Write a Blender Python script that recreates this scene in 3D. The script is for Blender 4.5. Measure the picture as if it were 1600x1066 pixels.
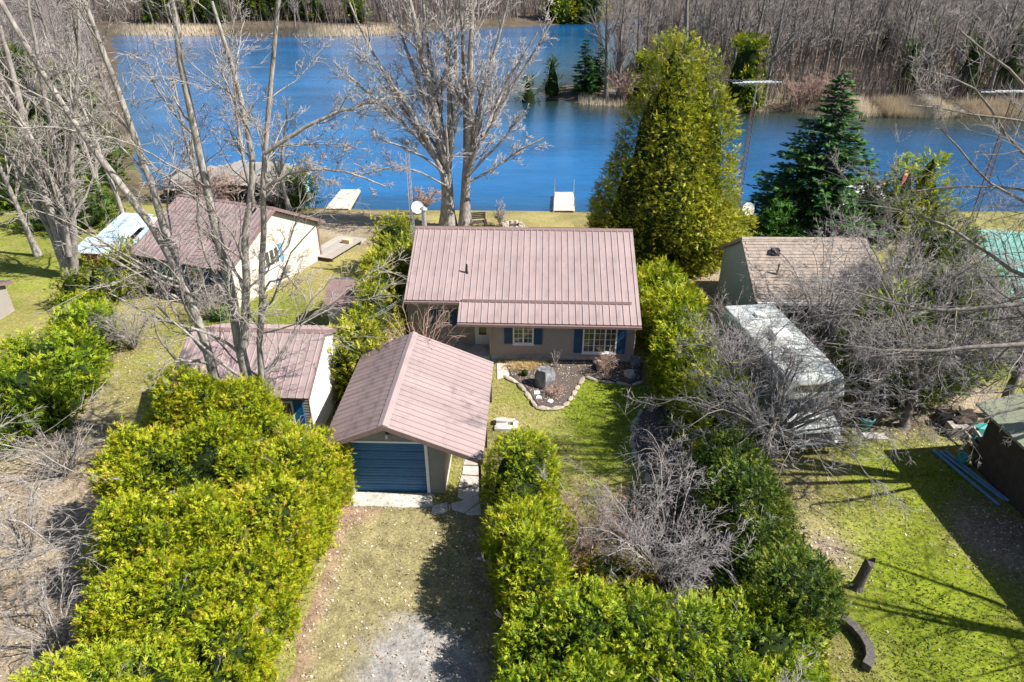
import bpy, math, random
import numpy as np
from mathutils import Vector, Matrix

for o in list(bpy.data.objects): bpy.data.objects.remove(o)
scene = bpy.context.scene
COL = scene.collection
R = math.radians

# ------------------------------------------------------------------ camera, sky, sun, exposure
CAM_H, PITCH, FPX = 15.5, R(29.0), 1067.0          # drone height, tilt, focal length in photo pixels (1600 wide)
cd = bpy.data.cameras.new('camera'); cam = bpy.data.objects.new('camera', cd); COL.objects.link(cam)
cam.location = (0, 0, CAM_H); cam.rotation_euler = (math.pi/2 - PITCH, 0, 0)
cd.sensor_width = 36.0; cd.lens = 36.0*FPX/1600.0; cd.clip_start = 0.1; cd.clip_end = 3000
scene.camera = cam
SUN_EL, SUN_OFF = R(47), R(14)
sun_dir = Vector((math.cos(SUN_OFF)*math.cos(SUN_EL), -math.sin(SUN_OFF)*math.cos(SUN_EL), math.sin(SUN_EL)))
world = bpy.data.worlds.new('World'); scene.world = world; world.use_nodes = True
wn = world.node_tree.nodes; wl = world.node_tree.links
sky = wn.new('ShaderNodeTexSky'); sky.sky_type = 'NISHITA'; sky.sun_disc = False
sky.sun_elevation = SUN_EL; sky.sun_rotation = math.atan2(sun_dir.x, sun_dir.y)
sky.air_density = 1.0; sky.dust_density = 0.6; sky.ozone_density = 1.6
wn['Background'].inputs['Strength'].default_value = 0.068
wl.new(sky.outputs[0], wn['Background'].inputs[0])
sd = bpy.data.lights.new('sun', 'SUN'); sd.energy = 5.0; sd.angle = R(0.55); sd.color = (1.0, 0.955, 0.88)
so = bpy.data.objects.new('sun', sd); COL.objects.link(so)
so.rotation_euler = sun_dir.to_track_quat('Z', 'Y').to_euler(); so.location = (30, -8, 40)
scene.view_settings.view_transform = 'Standard'; scene.view_settings.look = 'None'
scene.view_settings.exposure = 1.0; scene.view_settings.gamma = 1.0
try: scene.view_settings.use_curve_mapping = False
except Exception: pass
scene.render.resolution_x, scene.render.resolution_y = 1024, 682

# ------------------------------------------------------------------ pixel -> place
_c, _s = math.cos(PITCH), math.sin(PITCH)
def ray(x, y):
    u = (x-800)/FPX; v = (y-533)/FPX
    return Vector((u, _c-v*_s, -(_s+v*_c)))
def G(x, y, z=0.0):                                  # where the ray meets height z
    r = ray(x, y); t = (z-CAM_H)/r.z
    return Vector((r.x*t, r.y*t, z))
def D(x, y, d):                                      # where the ray meets the upright plane Y = d
    r = ray(x, y); t = d/r.y
    return Vector((r.x*t, d, CAM_H+r.z*t))

# ------------------------------------------------------------------ materials
MATS = {}
def new_mat(name):
    m = bpy.data.materials.new(name); m.use_nodes = True; MATS[name] = m
    return m, m.node_tree.nodes, m.node_tree.links, m.node_tree.nodes['Principled BSDF']
def ramp(n, stops):
    r = n.new('ShaderNodeValToRGB'); e = r.color_ramp.elements
    while len(e) < len(stops): e.new(0.5)
    for k, (p, c) in enumerate(stops): e[k].position = p; e[k].color = (*c, 1)
    return r
def noise(n, l, scale, detail=4, rough=.6, vec=None, stretch=None, coord='Object'):
    t = n.new('ShaderNodeTexNoise'); t.inputs['Scale'].default_value = scale
    t.inputs['Detail'].default_value = detail; t.inputs['Roughness'].default_value = rough
    tc = n.new('ShaderNodeTexCoord'); src = tc.outputs[coord]
    if stretch:
        mp = n.new('ShaderNodeMapping'); mp.inputs['Scale'].default_value = stretch
        l.new(src, mp.inputs['Vector']); src = mp.outputs[0]
    l.new(src, t.inputs['Vector'])
    return t
def mixc(n, l, fac, a, b, mode='MIX'):
    m = n.new('ShaderNodeMix'); m.data_type = 'RGBA'; m.blend_type = mode
    for sock, v in ((m.inputs['Factor'], fac), (m.inputs[6], a), (m.inputs[7], b)):
        if hasattr(v, 'links') or hasattr(v, 'is_linked'): l.new(v, sock)
        elif isinstance(v, (int, float)): sock.default_value = v
        else: sock.default_value = (*v, 1)
    return m.outputs[2]
def bump(n, l, bsdf, h, strength=.3, dist=.02):
    b = n.new('ShaderNodeBump'); b.inputs['Strength'].default_value = strength; b.inputs['Distance'].default_value = dist
    l.new(h, b.inputs['Height']); l.new(b.outputs[0], bsdf.inputs['Normal'])
def plain(name, c1, c2, scale=6, rough=.7, metal=0, bstr=.15, stretch=None, spec=.4, obj_var=0.0, detail=5):
    m, n, l, b = new_mat(name)
    t = noise(n, l, scale, detail, .65, stretch=stretch)
    r = ramp(n, [(.3, c1), (.7, c2)]); l.new(t.outputs[0], r.inputs[0]); out = r.outputs[0]
    if obj_var:
        oi = n.new('ShaderNodeObjectInfo'); hs = n.new('ShaderNodeHueSaturation')
        mr = n.new('ShaderNodeMapRange'); mr.inputs[3].default_value = 1-obj_var; mr.inputs[4].default_value = 1+obj_var
        l.new(oi.outputs['Random'], mr.inputs[0]); l.new(mr.outputs[0], hs.inputs['Value']); l.new(out, hs.inputs['Color']); out = hs.outputs[0]
    l.new(out, b.inputs['Base Color']); b.inputs['Roughness'].default_value = rough; b.inputs['Metallic'].default_value = metal
    b.inputs['Specular IOR Level'].default_value = spec
    if bstr: bump(n, l, b, t.outputs[0], bstr)
    return m
def leafmat(name, stops, trans=.3, rough=.55):
    m, n, l, b = new_mat(name)
    a = n.new('ShaderNodeAttribute'); a.attribute_name = 'tint'
    r = ramp(n, stops); l.new(a.outputs['Fac'], r.inputs[0])
    l.new(r.outputs[0], b.inputs['Base Color']); b.inputs['Roughness'].default_value = rough; b.inputs['Specular IOR Level'].default_value = .25
    tr = n.new('ShaderNodeBsdfTranslucent'); l.new(r.outputs[0], tr.inputs['Color'])
    mx = n.new('ShaderNodeMixShader'); mx.inputs[0].default_value = trans
    l.new(b.outputs[0], mx.inputs[1]); l.new(tr.outputs[0], mx.inputs[2])
    l.new(mx.outputs[0], n['Material Output'].inputs['Surface'])
    return m

def roofmetal(name, c1, c2, dirt, lichen=None):
    m, n, l, b = new_mat(name)
    t = noise(n, l, 1.1, 5, .6); r = ramp(n, [(.3, c1), (.7, c2)]); l.new(t.outputs[0], r.inputs[0])
    t2 = noise(n, l, 2.2, 8, .7, stretch=(1, .35, 1)); r2 = ramp(n, [(.52, (0, 0, 0)), (.75, (1, 1, 1))]); l.new(t2.outputs[0], r2.inputs[0])
    out = mixc(n, l, r2.outputs[0], r.outputs[0], dirt)
    oi = n.new('ShaderNodeObjectInfo'); hs = n.new('ShaderNodeHueSaturation')
    mr = n.new('ShaderNodeMapRange'); mr.inputs[3].default_value = .93; mr.inputs[4].default_value = 1.07
    l.new(oi.outputs['Random'], mr.inputs[0]); l.new(mr.outputs[0], hs.inputs['Value']); l.new(out, hs.inputs['Color'])
    l.new(hs.outputs[0], b.inputs['Base Color']); b.inputs['Roughness'].default_value = .48; b.inputs['Specular IOR Level'].default_value = .45
    return m
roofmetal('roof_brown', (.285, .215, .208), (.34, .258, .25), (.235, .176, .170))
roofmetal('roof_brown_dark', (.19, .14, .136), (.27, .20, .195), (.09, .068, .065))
roofmetal('roof_green', (.11, .30, .25), (.15, .36, .30), (.09, .24, .20))
roofmetal('roof_olive', (.22, .24, .17), (.26, .28, .20), (.17, .18, .13))
roofmetal('roof_sky', (.30, .44, .53), (.50, .60, .66), (.18, .26, .32))
roofmetal('roof_slate', (.06, .065, .08), (.09, .09, .11), (.05, .05, .05))
plain('trim_brown', (.18, .118, .11), (.23, .155, .145), 5, .5)
plain('siding_taupe', (.33, .275, .24), (.38, .32, .282), 3, .6, bstr=.05)
plain('siding_grey', (.25, .225, .195), (.295, .268, .235), 3, .6, bstr=.05)
plain('siding_sage', (.30, .36, .33), (.36, .42, .38), 3, .6, bstr=.05)
plain('wall_white', (.74, .72, .68), (.82, .80, .77), 2.5, .75, bstr=.08)
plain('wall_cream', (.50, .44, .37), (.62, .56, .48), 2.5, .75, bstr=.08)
plain('dark_wood', (.05, .038, .03), (.08, .06, .05), 4, .85)  # plain dark brown wood
plain('red_paint', (.22, .035, .03), (.30, .06, .05), 4, .7)
plain('white_paint', (.76, .76, .76), (.83, .83, .82), 8, .4, bstr=.03)
plain('blue_paint', (.010, .055, .125), (.014, .072, .155), 3, .45, bstr=.04)
plain('blue_door', (.010, .10, .24), (.015, .13, .29), 2.5, .42, bstr=.04)
plain('light_blue', (.10, .30, .48), (.14, .36, .55), 3, .5)
plain('turquoise', (.25, .58, .62), (.5, .75, .76), 3, .6)
plain('concrete', (.30, .275, .245), (.60, .57, .52), 2.2, .9, bstr=.3)
plain('flagstone', (.40, .37, .34), (.55, .51, .47), 5, .9, bstr=.4, obj_var=.15)
plain('edge_stone', (.27, .225, .17), (.44, .38, .30), 7, .9, bstr=.5, obj_var=.22)
plain('boulder', (.05, .05, .055), (.30, .30, .31), 3.0, .9, bstr=.6)
plain('rock', (.26, .22, .18), (.48, .42, .36), 4, .9, bstr=.6, obj_var=.2)
plain('mulch', (.03, .024, .022), (.15, .118, .105), 26, .95, bstr=.8)
plain('old_wood', (.26, .23, .20), (.44, .40, .36), 5, .85, bstr=.3, stretch=(1, 6, 1), obj_var=.14)
plain('dock_wood', (.46, .42, .36), (.60, .55, .48), 5, .85, bstr=.2, obj_var=.1)
plain('raw_lumber', (.58, .42, .22), (.66, .50, .28), 5, .7)
plain('stump', (.045, .04, .036), (.15, .13, .12), 7, .9, bstr=.6, stretch=(3, 3, .6))
plain('metal_grey', (.40, .41, .43), (.52, .53, .55), 6, .4, metal=.6)
plain('galvanized', (.46, .50, .52), (.66, .69, .70), 3, .45, metal=.3, stretch=(1, 1, .3))
plain('rusty_steel', (.10, .055, .04), (.19, .11, .085), 9, .8)
plain('chrome', (.75, .76, .78), (.85, .86, .87), 3, .12, metal=1, bstr=0)
plain('black_plastic', (.012, .013, .016), (.03, .032, .036), 5, .45)
plain('rubber', (.015, .015, .016), (.03, .03, .03), 8, .9)
plain('dish_white', (.72, .72, .71), (.80, .80, .79), 6, .5, bstr=.03)
plain('vehicle_paint', (.42, .44, .42), (.50, .52, .49), 1.5, .35, bstr=.03)
plain('vehicle_stripe', (.10, .17, .25), (.14, .22, .3), 2, .4, bstr=.02)
plain('pipe_blue', (.10, .22, .36), (.14, .28, .43), 4, .4)
plain('red_flag', (.55, .03, .06), (.65, .05, .09), 4, .6)
plain('teal_plastic', (.05, .30, .30), (.09, .38, .36), 4, .5)
plain('needle_litter', (.20, .10, .055), (.40, .23, .13), 20, .95)
plain('straw', (.42, .29, .12), (.62, .47, .24), 14, .9)
plain('shingle', (.20, .16, .135), (.38, .315, .265), 4, .95, bstr=.5)
plain('bark', (.10, .087, .076), (.44, .40, .36), 7, .9, bstr=.9, stretch=(1.6, 1.6, .45))
plain('bark_dark', (.095, .082, .07), (.24, .21, .185), 5.5, .9, bstr=.8, stretch=(1.6, 1.6, .45))
plain('twig', (.22, .19, .17), (.40, .36, .33), 3, .8, bstr=0)
plain('twig_pale', (.27, .24, .225), (.46, .42, .40), 3, .8, bstr=0)
plain('twig_silver', (.17, .152, .145), (.37, .34, .33), 3, .8, bstr=0)
plain('twig_red', (.28, .17, .135), (.45, .31, .26), 3, .8, bstr=0)
plain('twig_far', (.15, .128, .12), (.29, .258, .245), .3, .85, bstr=0, obj_var=.25)
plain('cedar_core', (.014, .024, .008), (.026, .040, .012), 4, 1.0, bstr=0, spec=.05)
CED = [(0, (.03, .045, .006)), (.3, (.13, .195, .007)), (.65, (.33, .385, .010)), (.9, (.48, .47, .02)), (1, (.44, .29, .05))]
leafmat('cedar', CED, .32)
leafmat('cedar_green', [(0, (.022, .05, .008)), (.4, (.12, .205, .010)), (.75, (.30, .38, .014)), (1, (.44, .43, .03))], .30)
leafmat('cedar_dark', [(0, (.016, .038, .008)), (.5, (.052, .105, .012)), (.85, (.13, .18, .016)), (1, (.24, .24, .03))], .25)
leafmat('cedar_gold', [(0, (.028, .045, .009)), (.4, (.15, .19, .012)), (.75, (.33, .345, .018)), (1, (.50, .45, .06))], .3)
leafmat('spruce', [(0, (.008, .036, .012)), (.5, (.022, .088, .026)), (1, (.10, .20, .024))], .15)
leafmat('larch_green', [(0, (.04, .13, .02)), (1, (.13, .30, .04))], .3)
leafmat('gold_bush', [(0, (.10, .09, .01)), (1, (.40, .32, .03))], .3)
leafmat('dry_leaf', [(0, (.13, .085, .05)), (.5, (.38, .285, .20)), (.85, (.60, .52, .43)), (1, (.74, .69, .62))], .2)
leafmat('grass_blade', [(0, (.05, .09, .014)), (.4, (.15, .185, .030)), (.7, (.32, .30, .10)), (1, (.50, .41, .22))], .3)
leafmat('straw_blade', [(0, (.30, .19, .07)), (1, (.62, .47, .24))], .2)
leafmat('brush', [(0, (.085, .065, .058)), (1, (.25, .205, .185))], .1)
leafmat('reed', [(0, (.30, .235, .16)), (1, (.58, .50, .38))], .2)

def glassmat():
    m, n, l, b = new_mat('window_glass')
    t = noise(n, l, 1.3, 3); r = ramp(n, [(.35, (.02, .022, .02)), (.65, (.12, .11, .075))]); l.new(t.outputs[0], r.inputs[0])
    l.new(r.outputs[0], b.inputs['Base Color']); b.inputs['Roughness'].default_value = .04; b.inputs['Specular IOR Level'].default_value = .9
glassmat()
def watermat():
    m, n, l, b = new_mat('water')
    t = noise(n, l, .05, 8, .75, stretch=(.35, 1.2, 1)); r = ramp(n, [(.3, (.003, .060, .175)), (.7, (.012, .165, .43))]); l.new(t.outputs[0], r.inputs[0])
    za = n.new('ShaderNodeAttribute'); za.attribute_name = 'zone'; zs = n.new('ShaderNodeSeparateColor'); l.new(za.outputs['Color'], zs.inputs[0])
    l.new(mixc(n, l, zs.outputs[0], r.outputs[0], (.016, .024, .010)), b.inputs['Base Color']); b.inputs['Roughness'].default_value = .06; b.inputs['IOR'].default_value = 1.36  # zone mixes the painted dark bank reflections into the water colour
    w1 = noise(n, l, 2.2, 5, .65, stretch=(.35, 1.1, 1)); w2 = noise(n, l, .22, 2, .5, stretch=(.5, 1, 1))
    ad = n.new('ShaderNodeMath'); ad.operation = 'MULTIPLY_ADD'; l.new(w2.outputs[0], ad.inputs[0]); ad.inputs[1].default_value = 1.6; l.new(w1.outputs[0], ad.inputs[2])
    bump(n, l, b, ad.outputs[0], .42, .10)
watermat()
def groundmat():
    m, n, l, b = new_mat('ground')
    a = n.new('ShaderNodeAttribute'); a.attribute_name = 'zone'
    sp = n.new('ShaderNodeSeparateColor'); l.new(a.outputs['Color'], sp.inputs[0])
    fine = noise(n, l, 7, 9, .82); mid = noise(n, l, .75, 9, .75); big = noise(n, l, .3, 6, .65)
    dry = ramp(n, [(.32, (.11, .095, .03)), (.5, (.28, .24, .09)), (.72, (.50, .42, .22))]); l.new(fine.outputs[0], dry.inputs[0])
    grn = ramp(n, [(.3, (.05, .085, .010)), (.5, (.17, .22, .016)), (.72, (.37, .37, .06))]); l.new(fine.outputs[0], grn.inputs[0])
    lit = ramp(n, [(.3, (.09, .068, .04)), (.5, (.30, .24, .165)), (.7, (.52, .45, .35))]); l.new(fine.outputs[0], lit.inputs[0])
    mud = ramp(n, [(.35, (.05, .04, .03)), (.7, (.16, .125, .09))]); l.new(fine.outputs[0], mud.inputs[0])
    def thr(chan, amt, lo, hi):
        ad = n.new('ShaderNodeMath'); ad.operation = 'ADD'; l.new(sp.outputs[chan], ad.inputs[0])
        sc = n.new('ShaderNodeMath'); sc.operation = 'MULTIPLY_ADD'; l.new(mid.outputs[0], sc.inputs[0]); sc.inputs[1].default_value = amt; sc.inputs[2].default_value = -amt/2
        l.new(sc.outputs[0], ad.inputs[1])
        mr = n.new('ShaderNodeMapRange'); l.new(ad.outputs[0], mr.inputs[0]); mr.inputs[1].default_value = lo; mr.inputs[2].default_value = hi
        return mr.outputs[0]
    c = mixc(n, l, thr(0, 1.3, .2, .8), dry.outputs[0], grn.outputs[0])
    c = mixc(n, l, thr(1, 1.2, .3, .75), c, lit.outputs[0])
    c = mixc(n, l, thr(2, .8, .3, .7), c, mud.outputs[0])
    v = n.new('ShaderNodeHueSaturation'); mr = n.new('ShaderNodeMapRange'); mr.inputs[1].default_value = .3; mr.inputs[2].default_value = .7; mr.inputs[3].default_value = .62; mr.inputs[4].default_value = 1.22
    l.new(big.outputs[0], mr.inputs[0]); l.new(mr.outputs[0], v.inputs['Value']); l.new(c, v.inputs['Color'])
    l.new(v.outputs[0], b.inputs['Base Color']); b.inputs['Roughness'].default_value = .95; b.inputs['Specular IOR Level'].default_value = .1
    bump(n, l, b, fine.outputs[0], .9, .05)
groundmat()
def drivemat():
    m, n, l, b = new_mat('gravel_drive')
    a = n.new('ShaderNodeAttribute'); a.attribute_name = 'zone'
    sp = n.new('ShaderNodeSeparateColor'); l.new(a.outputs['Color'], sp.inputs[0])
    fine = noise(n, l, 11, 8, .85); mid = noise(n, l, .9, 8, .75)
    gr = ramp(n, [(.3, (.12, .115, .11)), (.5, (.33, .31, .29)), (.72, (.58, .55, .51))]); l.new(fine.outputs[0], gr.inputs[0])
    dr = ramp(n, [(.3, (.10, .105, .03)), (.5, (.29, .25, .115)), (.72, (.54, .45, .30))]); l.new(fine.outputs[0], dr.inputs[0])
    li = ramp(n, [(.3, (.15, .09, .06)), (.5, (.36, .24, .16)), (.72, (.55, .42, .32))]); l.new(fine.outputs[0], li.inputs[0])
    def thr(chan, amt):
        ma = n.new('ShaderNodeMath'); ma.operation = 'MULTIPLY_ADD'; l.new(mid.outputs[0], ma.inputs[0]); ma.inputs[1].default_value = amt; l.new(sp.outputs[chan], ma.inputs[2])
        mr = n.new('ShaderNodeMapRange'); l.new(ma.outputs[0], mr.inputs[0]); mr.inputs[1].default_value = .25+amt/2; mr.inputs[2].default_value = .7+amt/2
        return mr.outputs[0]
    c = mixc(n, l, thr(0, 1.5), dr.outputs[0], gr.outputs[0]); c = mixc(n, l, thr(1, 1.0), c, li.outputs[0])
    hv = n.new('ShaderNodeHueSaturation'); blot = noise(n, l, 1.7, 8, .75); mv = n.new('ShaderNodeMapRange'); mv.inputs[1].default_value = .34; mv.inputs[2].default_value = .66; mv.inputs[3].default_value = .5; mv.inputs[4].default_value = 1.2
    l.new(blot.outputs[0], mv.inputs[0]); l.new(mv.outputs[0], hv.inputs['Value']); l.new(c, hv.inputs['Color'])
    l.new(hv.outputs[0], b.inputs['Base Color']); b.inputs['Roughness'].default_value = .95; b.inputs['Specular IOR Level'].default_value = .1
    bump(n, l, b, fine.outputs[0], .9, .04)
drivemat()

# ------------------------------------------------------------------ object helpers
def link(o, parent=None):
    COL.objects.link(o)
    if parent: o.parent = parent
    return o
def npmesh(name, V, F, mat, parent=None, tint=None, smooth=False, zone=None):
    """V (n,3), F (m,k) all faces with the same number of corners"""
    V = np.asarray(V, np.float32).reshape(-1, 3); F = np.asarray(F, np.int32)
    me = bpy.data.meshes.new(name); k = F.shape[1]
    tri = (F[:, 2] == F[:, 3]) if k == 4 else np.zeros(len(F), bool)
    if tri.any():                                    # quads with a repeated corner become triangles
        tot = np.where(tri, 3, 4).astype(np.int32); msk = np.ones(F.shape, bool); msk[tri, 3] = False; flat = F[msk]
    else: tot = np.full(len(F), k, np.int32); flat = F.ravel()
    me.vertices.add(len(V)); me.vertices.foreach_set('co', V.ravel())
    me.loops.add(len(flat)); me.loops.foreach_set('vertex_index', flat)
    me.polygons.add(len(F)); me.polygons.foreach_set('loop_start', np.concatenate([[0], np.cumsum(tot)[:-1]]).astype(np.int32))
    me.polygons.foreach_set('loop_total', tot)
    if smooth: me.polygons.foreach_set('use_smooth', np.ones(len(F), bool))
    if tint is not None:
        at = me.attributes.new('tint', 'FLOAT', 'POINT'); at.data.foreach_set('value', np.asarray(tint, np.float32).ravel())
    if zone is not None:
        at = me.attributes.new('zone', 'FLOAT_COLOR', 'POINT')
        at.data.foreach_set('color', np.concatenate([zone, np.ones((len(V), 1))], 1).astype(np.float32).ravel())
    me.update(calc_edges=True); me.materials.append(MATS[mat])
    return link(bpy.data.objects.new(name, me), parent)
def thing(name, label, cat, loc=(0, 0, 0), rz=0.0, group=None):
    o = bpy.data.objects.new(name, None); COL.objects.link(o); o.empty_display_size = .2
    o.location = loc; o.rotation_euler = (0, 0, rz); o['label'] = label; o['category'] = cat
    if group: o['group'] = group
    return o
def tag(o, label, cat, group=None, kind=None):
    o['label'] = label; o['category'] = cat
    if group: o['group'] = group
    if kind: o['kind'] = kind
    return o
def struct(o, label=None):
    o['kind'] = 'structure'
    if label: o['label'] = label
    return o
FRONT = lambda u, n, v: (u, -n, v)            # wall looking towards -y: u = x, n out of the wall, v up
RIGHT = lambda u, n, v: (n, u, v)             # wall looking towards +x: u = y
LEFT = lambda u, n, v: (-n, u, v)
class MB:
    def __init__(s, xf=None): s.v = []; s.f = []; s.xf = xf
    def add(s, vs, fs):
        b = len(s.v); s.v += [s.xf(*p) if s.xf else tuple(p) for p in vs]; s.f += [tuple(b+i for i in f) for f in fs]; return s
    def box(s, x0, x1, y0, y1, z0, z1):
        return s.add([(x, y, z) for z in (z0, z1) for y in (y0, y1) for x in (x0, x1)],
                     [(0, 2, 3, 1), (4, 5, 7, 6), (0, 1, 5, 4), (2, 6, 7, 3), (0, 4, 6, 2), (1, 3, 7, 5)])
    def hexa(s, lo, hi):                        # two rings of n points
        n = len(lo)
        return s.add(list(lo)+list(hi), [tuple(range(n))[::-1], tuple(range(n, 2*n))]+[(i, (i+1) % n, n+(i+1) % n, n+i) for i in range(n)])
    def bar(s, a, b, r, sides=6, r2=None):
        a, b = Vector(a), Vector(b); d = (b-a).normalized(); p = d.orthogonal().normalized(); q = d.cross(p); r2 = r if r2 is None else r2
        k = [2*math.pi*i/sides for i in range(sides)]
        return s.hexa([tuple(a+(p*math.cos(t)+q*math.sin(t))*r) for t in k], [tuple(b+(p*math.cos(t)+q*math.sin(t))*r2) for t in k])
    def lathe(s, prof, seg=16, c=(0, 0, 0)):    # [(r, z)]
        vs = [(c[0]+r*math.cos(2*math.pi*i/seg), c[1]+r*math.sin(2*math.pi*i/seg), c[2]+z) for r, z in prof for i in range(seg)]
        fs = [(j*seg+i, j*seg+(i+1) % seg, (j+1)*seg+(i+1) % seg, (j+1)*seg+i) for j in range(len(prof)-1) for i in range(seg)]
        return s.add(vs, fs+[tuple(range(seg))[::-1], tuple(range((len(prof)-1)*seg, len(prof)*seg))])
    def mesh(s, name, mat, smooth=False):
        me = bpy.data.meshes.new(name); me.from_pydata(s.v, [], s.f); me.update(); me.materials.append(MATS[mat])
        import bmesh
        bm = bmesh.new(); bm.from_mesh(me); bmesh.ops.recalc_face_normals(bm, faces=bm.faces); bm.to_mesh(me); bm.free()
        if smooth: me.polygons.foreach_set('use_smooth', np.ones(len(me.polygons), bool))
        return me
    def build(s, name, mat, parent=None, bevel=0, smooth=False):
        o = link(bpy.data.objects.new(name, s.mesh(name, mat, smooth)), parent)
        if bevel:
            m = o.modifiers.new('bevel', 'BEVEL'); m.width = bevel; m.segments = 2; m.limit_method = 'ANGLE'
        return o
def inst(me, name, parent=None, loc=(0, 0, 0), rot=(0, 0, 0), sc=(1, 1, 1)):
    o = bpy.data.objects.new(name, me); link(o, parent); o.location = loc; o.rotation_euler = rot; o.scale = sc; return o
def copy_tree(o, parent=None):
    c = o.copy(); link(c, parent)
    for ch in list(o.children): copy_tree(ch, c)
    return c
def stone_mesh(name, mat, seed, flat=.5, sub=1):
    rg = random.Random(seed); n = 7
    ring = lambda r, z: [(r*math.cos(2*math.pi*i/n)*rg.uniform(.8, 1.15), r*math.sin(2*math.pi*i/n)*rg.uniform(.8, 1.15), z*rg.uniform(.85, 1.1)) for i in range(n)]
    m = MB(); a, b, c = ring(.44, 0.001), ring(.5, flat*.55), ring(.33, flat)
    vs = a+b+c+[(0, 0, flat*1.04)]
    fs = [tuple(range(n))[::-1]]+[(i, (i+1) % n, n+(i+1) % n, n+i) for i in range(n)]+[(n+i, n+(i+1) % n, 2*n+(i+1) % n, 2*n+i) for i in range(n)]+[(2*n+i, 2*n+(i+1) % n, 3*n) for i in range(n)]
    return m.add(vs, fs).mesh(name, mat)
# ------------------------------------------------------------------ ground, lake
WATER_Z = -0.8
def wpx(l): return [tuple(G(x, y, WATER_Z)[:2]) for x, y in l]
near_land = [(-400, -60), (400, -60), (400, 54), (60, 50), (29, 49.6), (16, 48.6), (3.4, 49.8), (-7.7, 49.8), (-15.7, 50.7), (-24, 52.5), (-31, 57), (-42, 78), (-55, 102), (-78, 145), (-98, 183), (-112, 205), (-400, 205)]
far_land = [(-400, 192)] + wpx([(110, 54), (220, 55), (300, 56), (420, 57.5), (540, 57), (640, 52), (700, 47), (800, 43), (870, 38.5), (920, 36.5), (960, 30), (1050, 22)]) + [(140, 330), (300, 720), (-400, 720)]
spit_px = [(836, 141), (858, 150), (880, 157), (905, 161.5), (960, 164), (1000, 166), (1090, 172), (1150, 174), (1250, 176.5), (1300, 179), (1340, 182), (1420, 182), (1500, 181.5), (1700, 188)]
spit = wpx(spit_px) + [(140, 86), (500, 80), (500, 720), (200, 600)] + wpx([(1075, 24), (1062, 60), (1000, 92), (935, 124), (890, 132.5)])
def sdist(X, Y, poly):
    P = np.array(poly); Q = np.roll(P, -1, 0); d = np.full(X.shape, 1e9); ins = np.zeros(X.shape, bool)
    for (ax, ay), (bx, by) in zip(P, Q):
        ex, ey = bx-ax, by-ay; L = ex*ex+ey*ey+1e-9
        t = np.clip(((X-ax)*ex+(Y-ay)*ey)/L, 0, 1); d = np.minimum(d, np.hypot(X-ax-t*ex, Y-ay-t*ey))
        cr = ((ay > Y) != (by > Y)); xi = ax+(Y-ay)*ex/(ey if abs(ey) > 1e-9 else 1e-9); ins ^= cr & (X < xi)
    return np.where(ins, d, -d)
def vnoise(X, Y, sc, seed=0):
    """cheap smooth value noise, 0..1"""
    rg = np.random.RandomState(seed); T = rg.rand(64, 64); x, y = X*sc, Y*sc
    i, j = np.floor(x).astype(int), np.floor(y).astype(int); fx, fy = x-i, y-j; fx = fx*fx*(3-2*fx); fy = fy*fy*(3-2*fy)
    a, b, c, d = T[i % 64, j % 64], T[(i+1) % 64, j % 64], T[i % 64, (j+1) % 64], T[(i+1) % 64, (j+1) % 64]
    return (a*(1-fx)+b*fx)*(1-fy)+(c*(1-fx)+d*fx)*fy
def ground_z(X, Y):
    X = np.asarray(X, float); Y = np.asarray(Y, float)
    wob = (vnoise(X, Y, .25, 3)-.5)*2.0*np.clip((Y-40)/30, .25, 1)
    d = np.maximum(np.maximum(sdist(X, Y, near_land), sdist(X, Y, far_land)), sdist(X, Y, spit))+wob*.6
    t = np.clip(d/5.5, 0, 1); t = t*t*(3-2*t)*.75+.25*np.clip(d/1.2, 0, 1)
    z = np.where(d > 0, WATER_Z-.05+t*.85, WATER_Z-.05+np.maximum(d, -8)*.22)
    hill = np.clip((Y-125)/260, 0, 1)*np.clip(d/40, 0, 1)*9
    return z+hill+np.where((Y > 52) & (d > 0), (vnoise(X, Y, .12, 5)-.5)*.3, 0)
def grow(a, b, step, end, f=1.07):
    l = list(np.arange(a, b+1e-6, step)); s = step
    while l[-1] < end: s *= f; l.append(l[-1]+s)
    return l
xs = np.array([-x for x in grow(0, 24, .40, 520, 1.06)[:0:-1]] + grow(0, 24, .40, 520, 1.06)); ys = np.array([4-i*3.0 for i in range(20, 0, -1)] + grow(4, 54, .40, 700, 1.05))
XX, YY = np.meshgrid(xs, ys); ZZ = ground_z(XX, YY)
def blob(pts, X, Y):
    w = np.zeros(X.shape)
    for px, py, rad, amt in pts:
        g = G(px, py); w += amt*np.exp(-((X-g.x)**2+((Y-g.y)*.8)**2)/(rad*rad))
    return w
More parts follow.
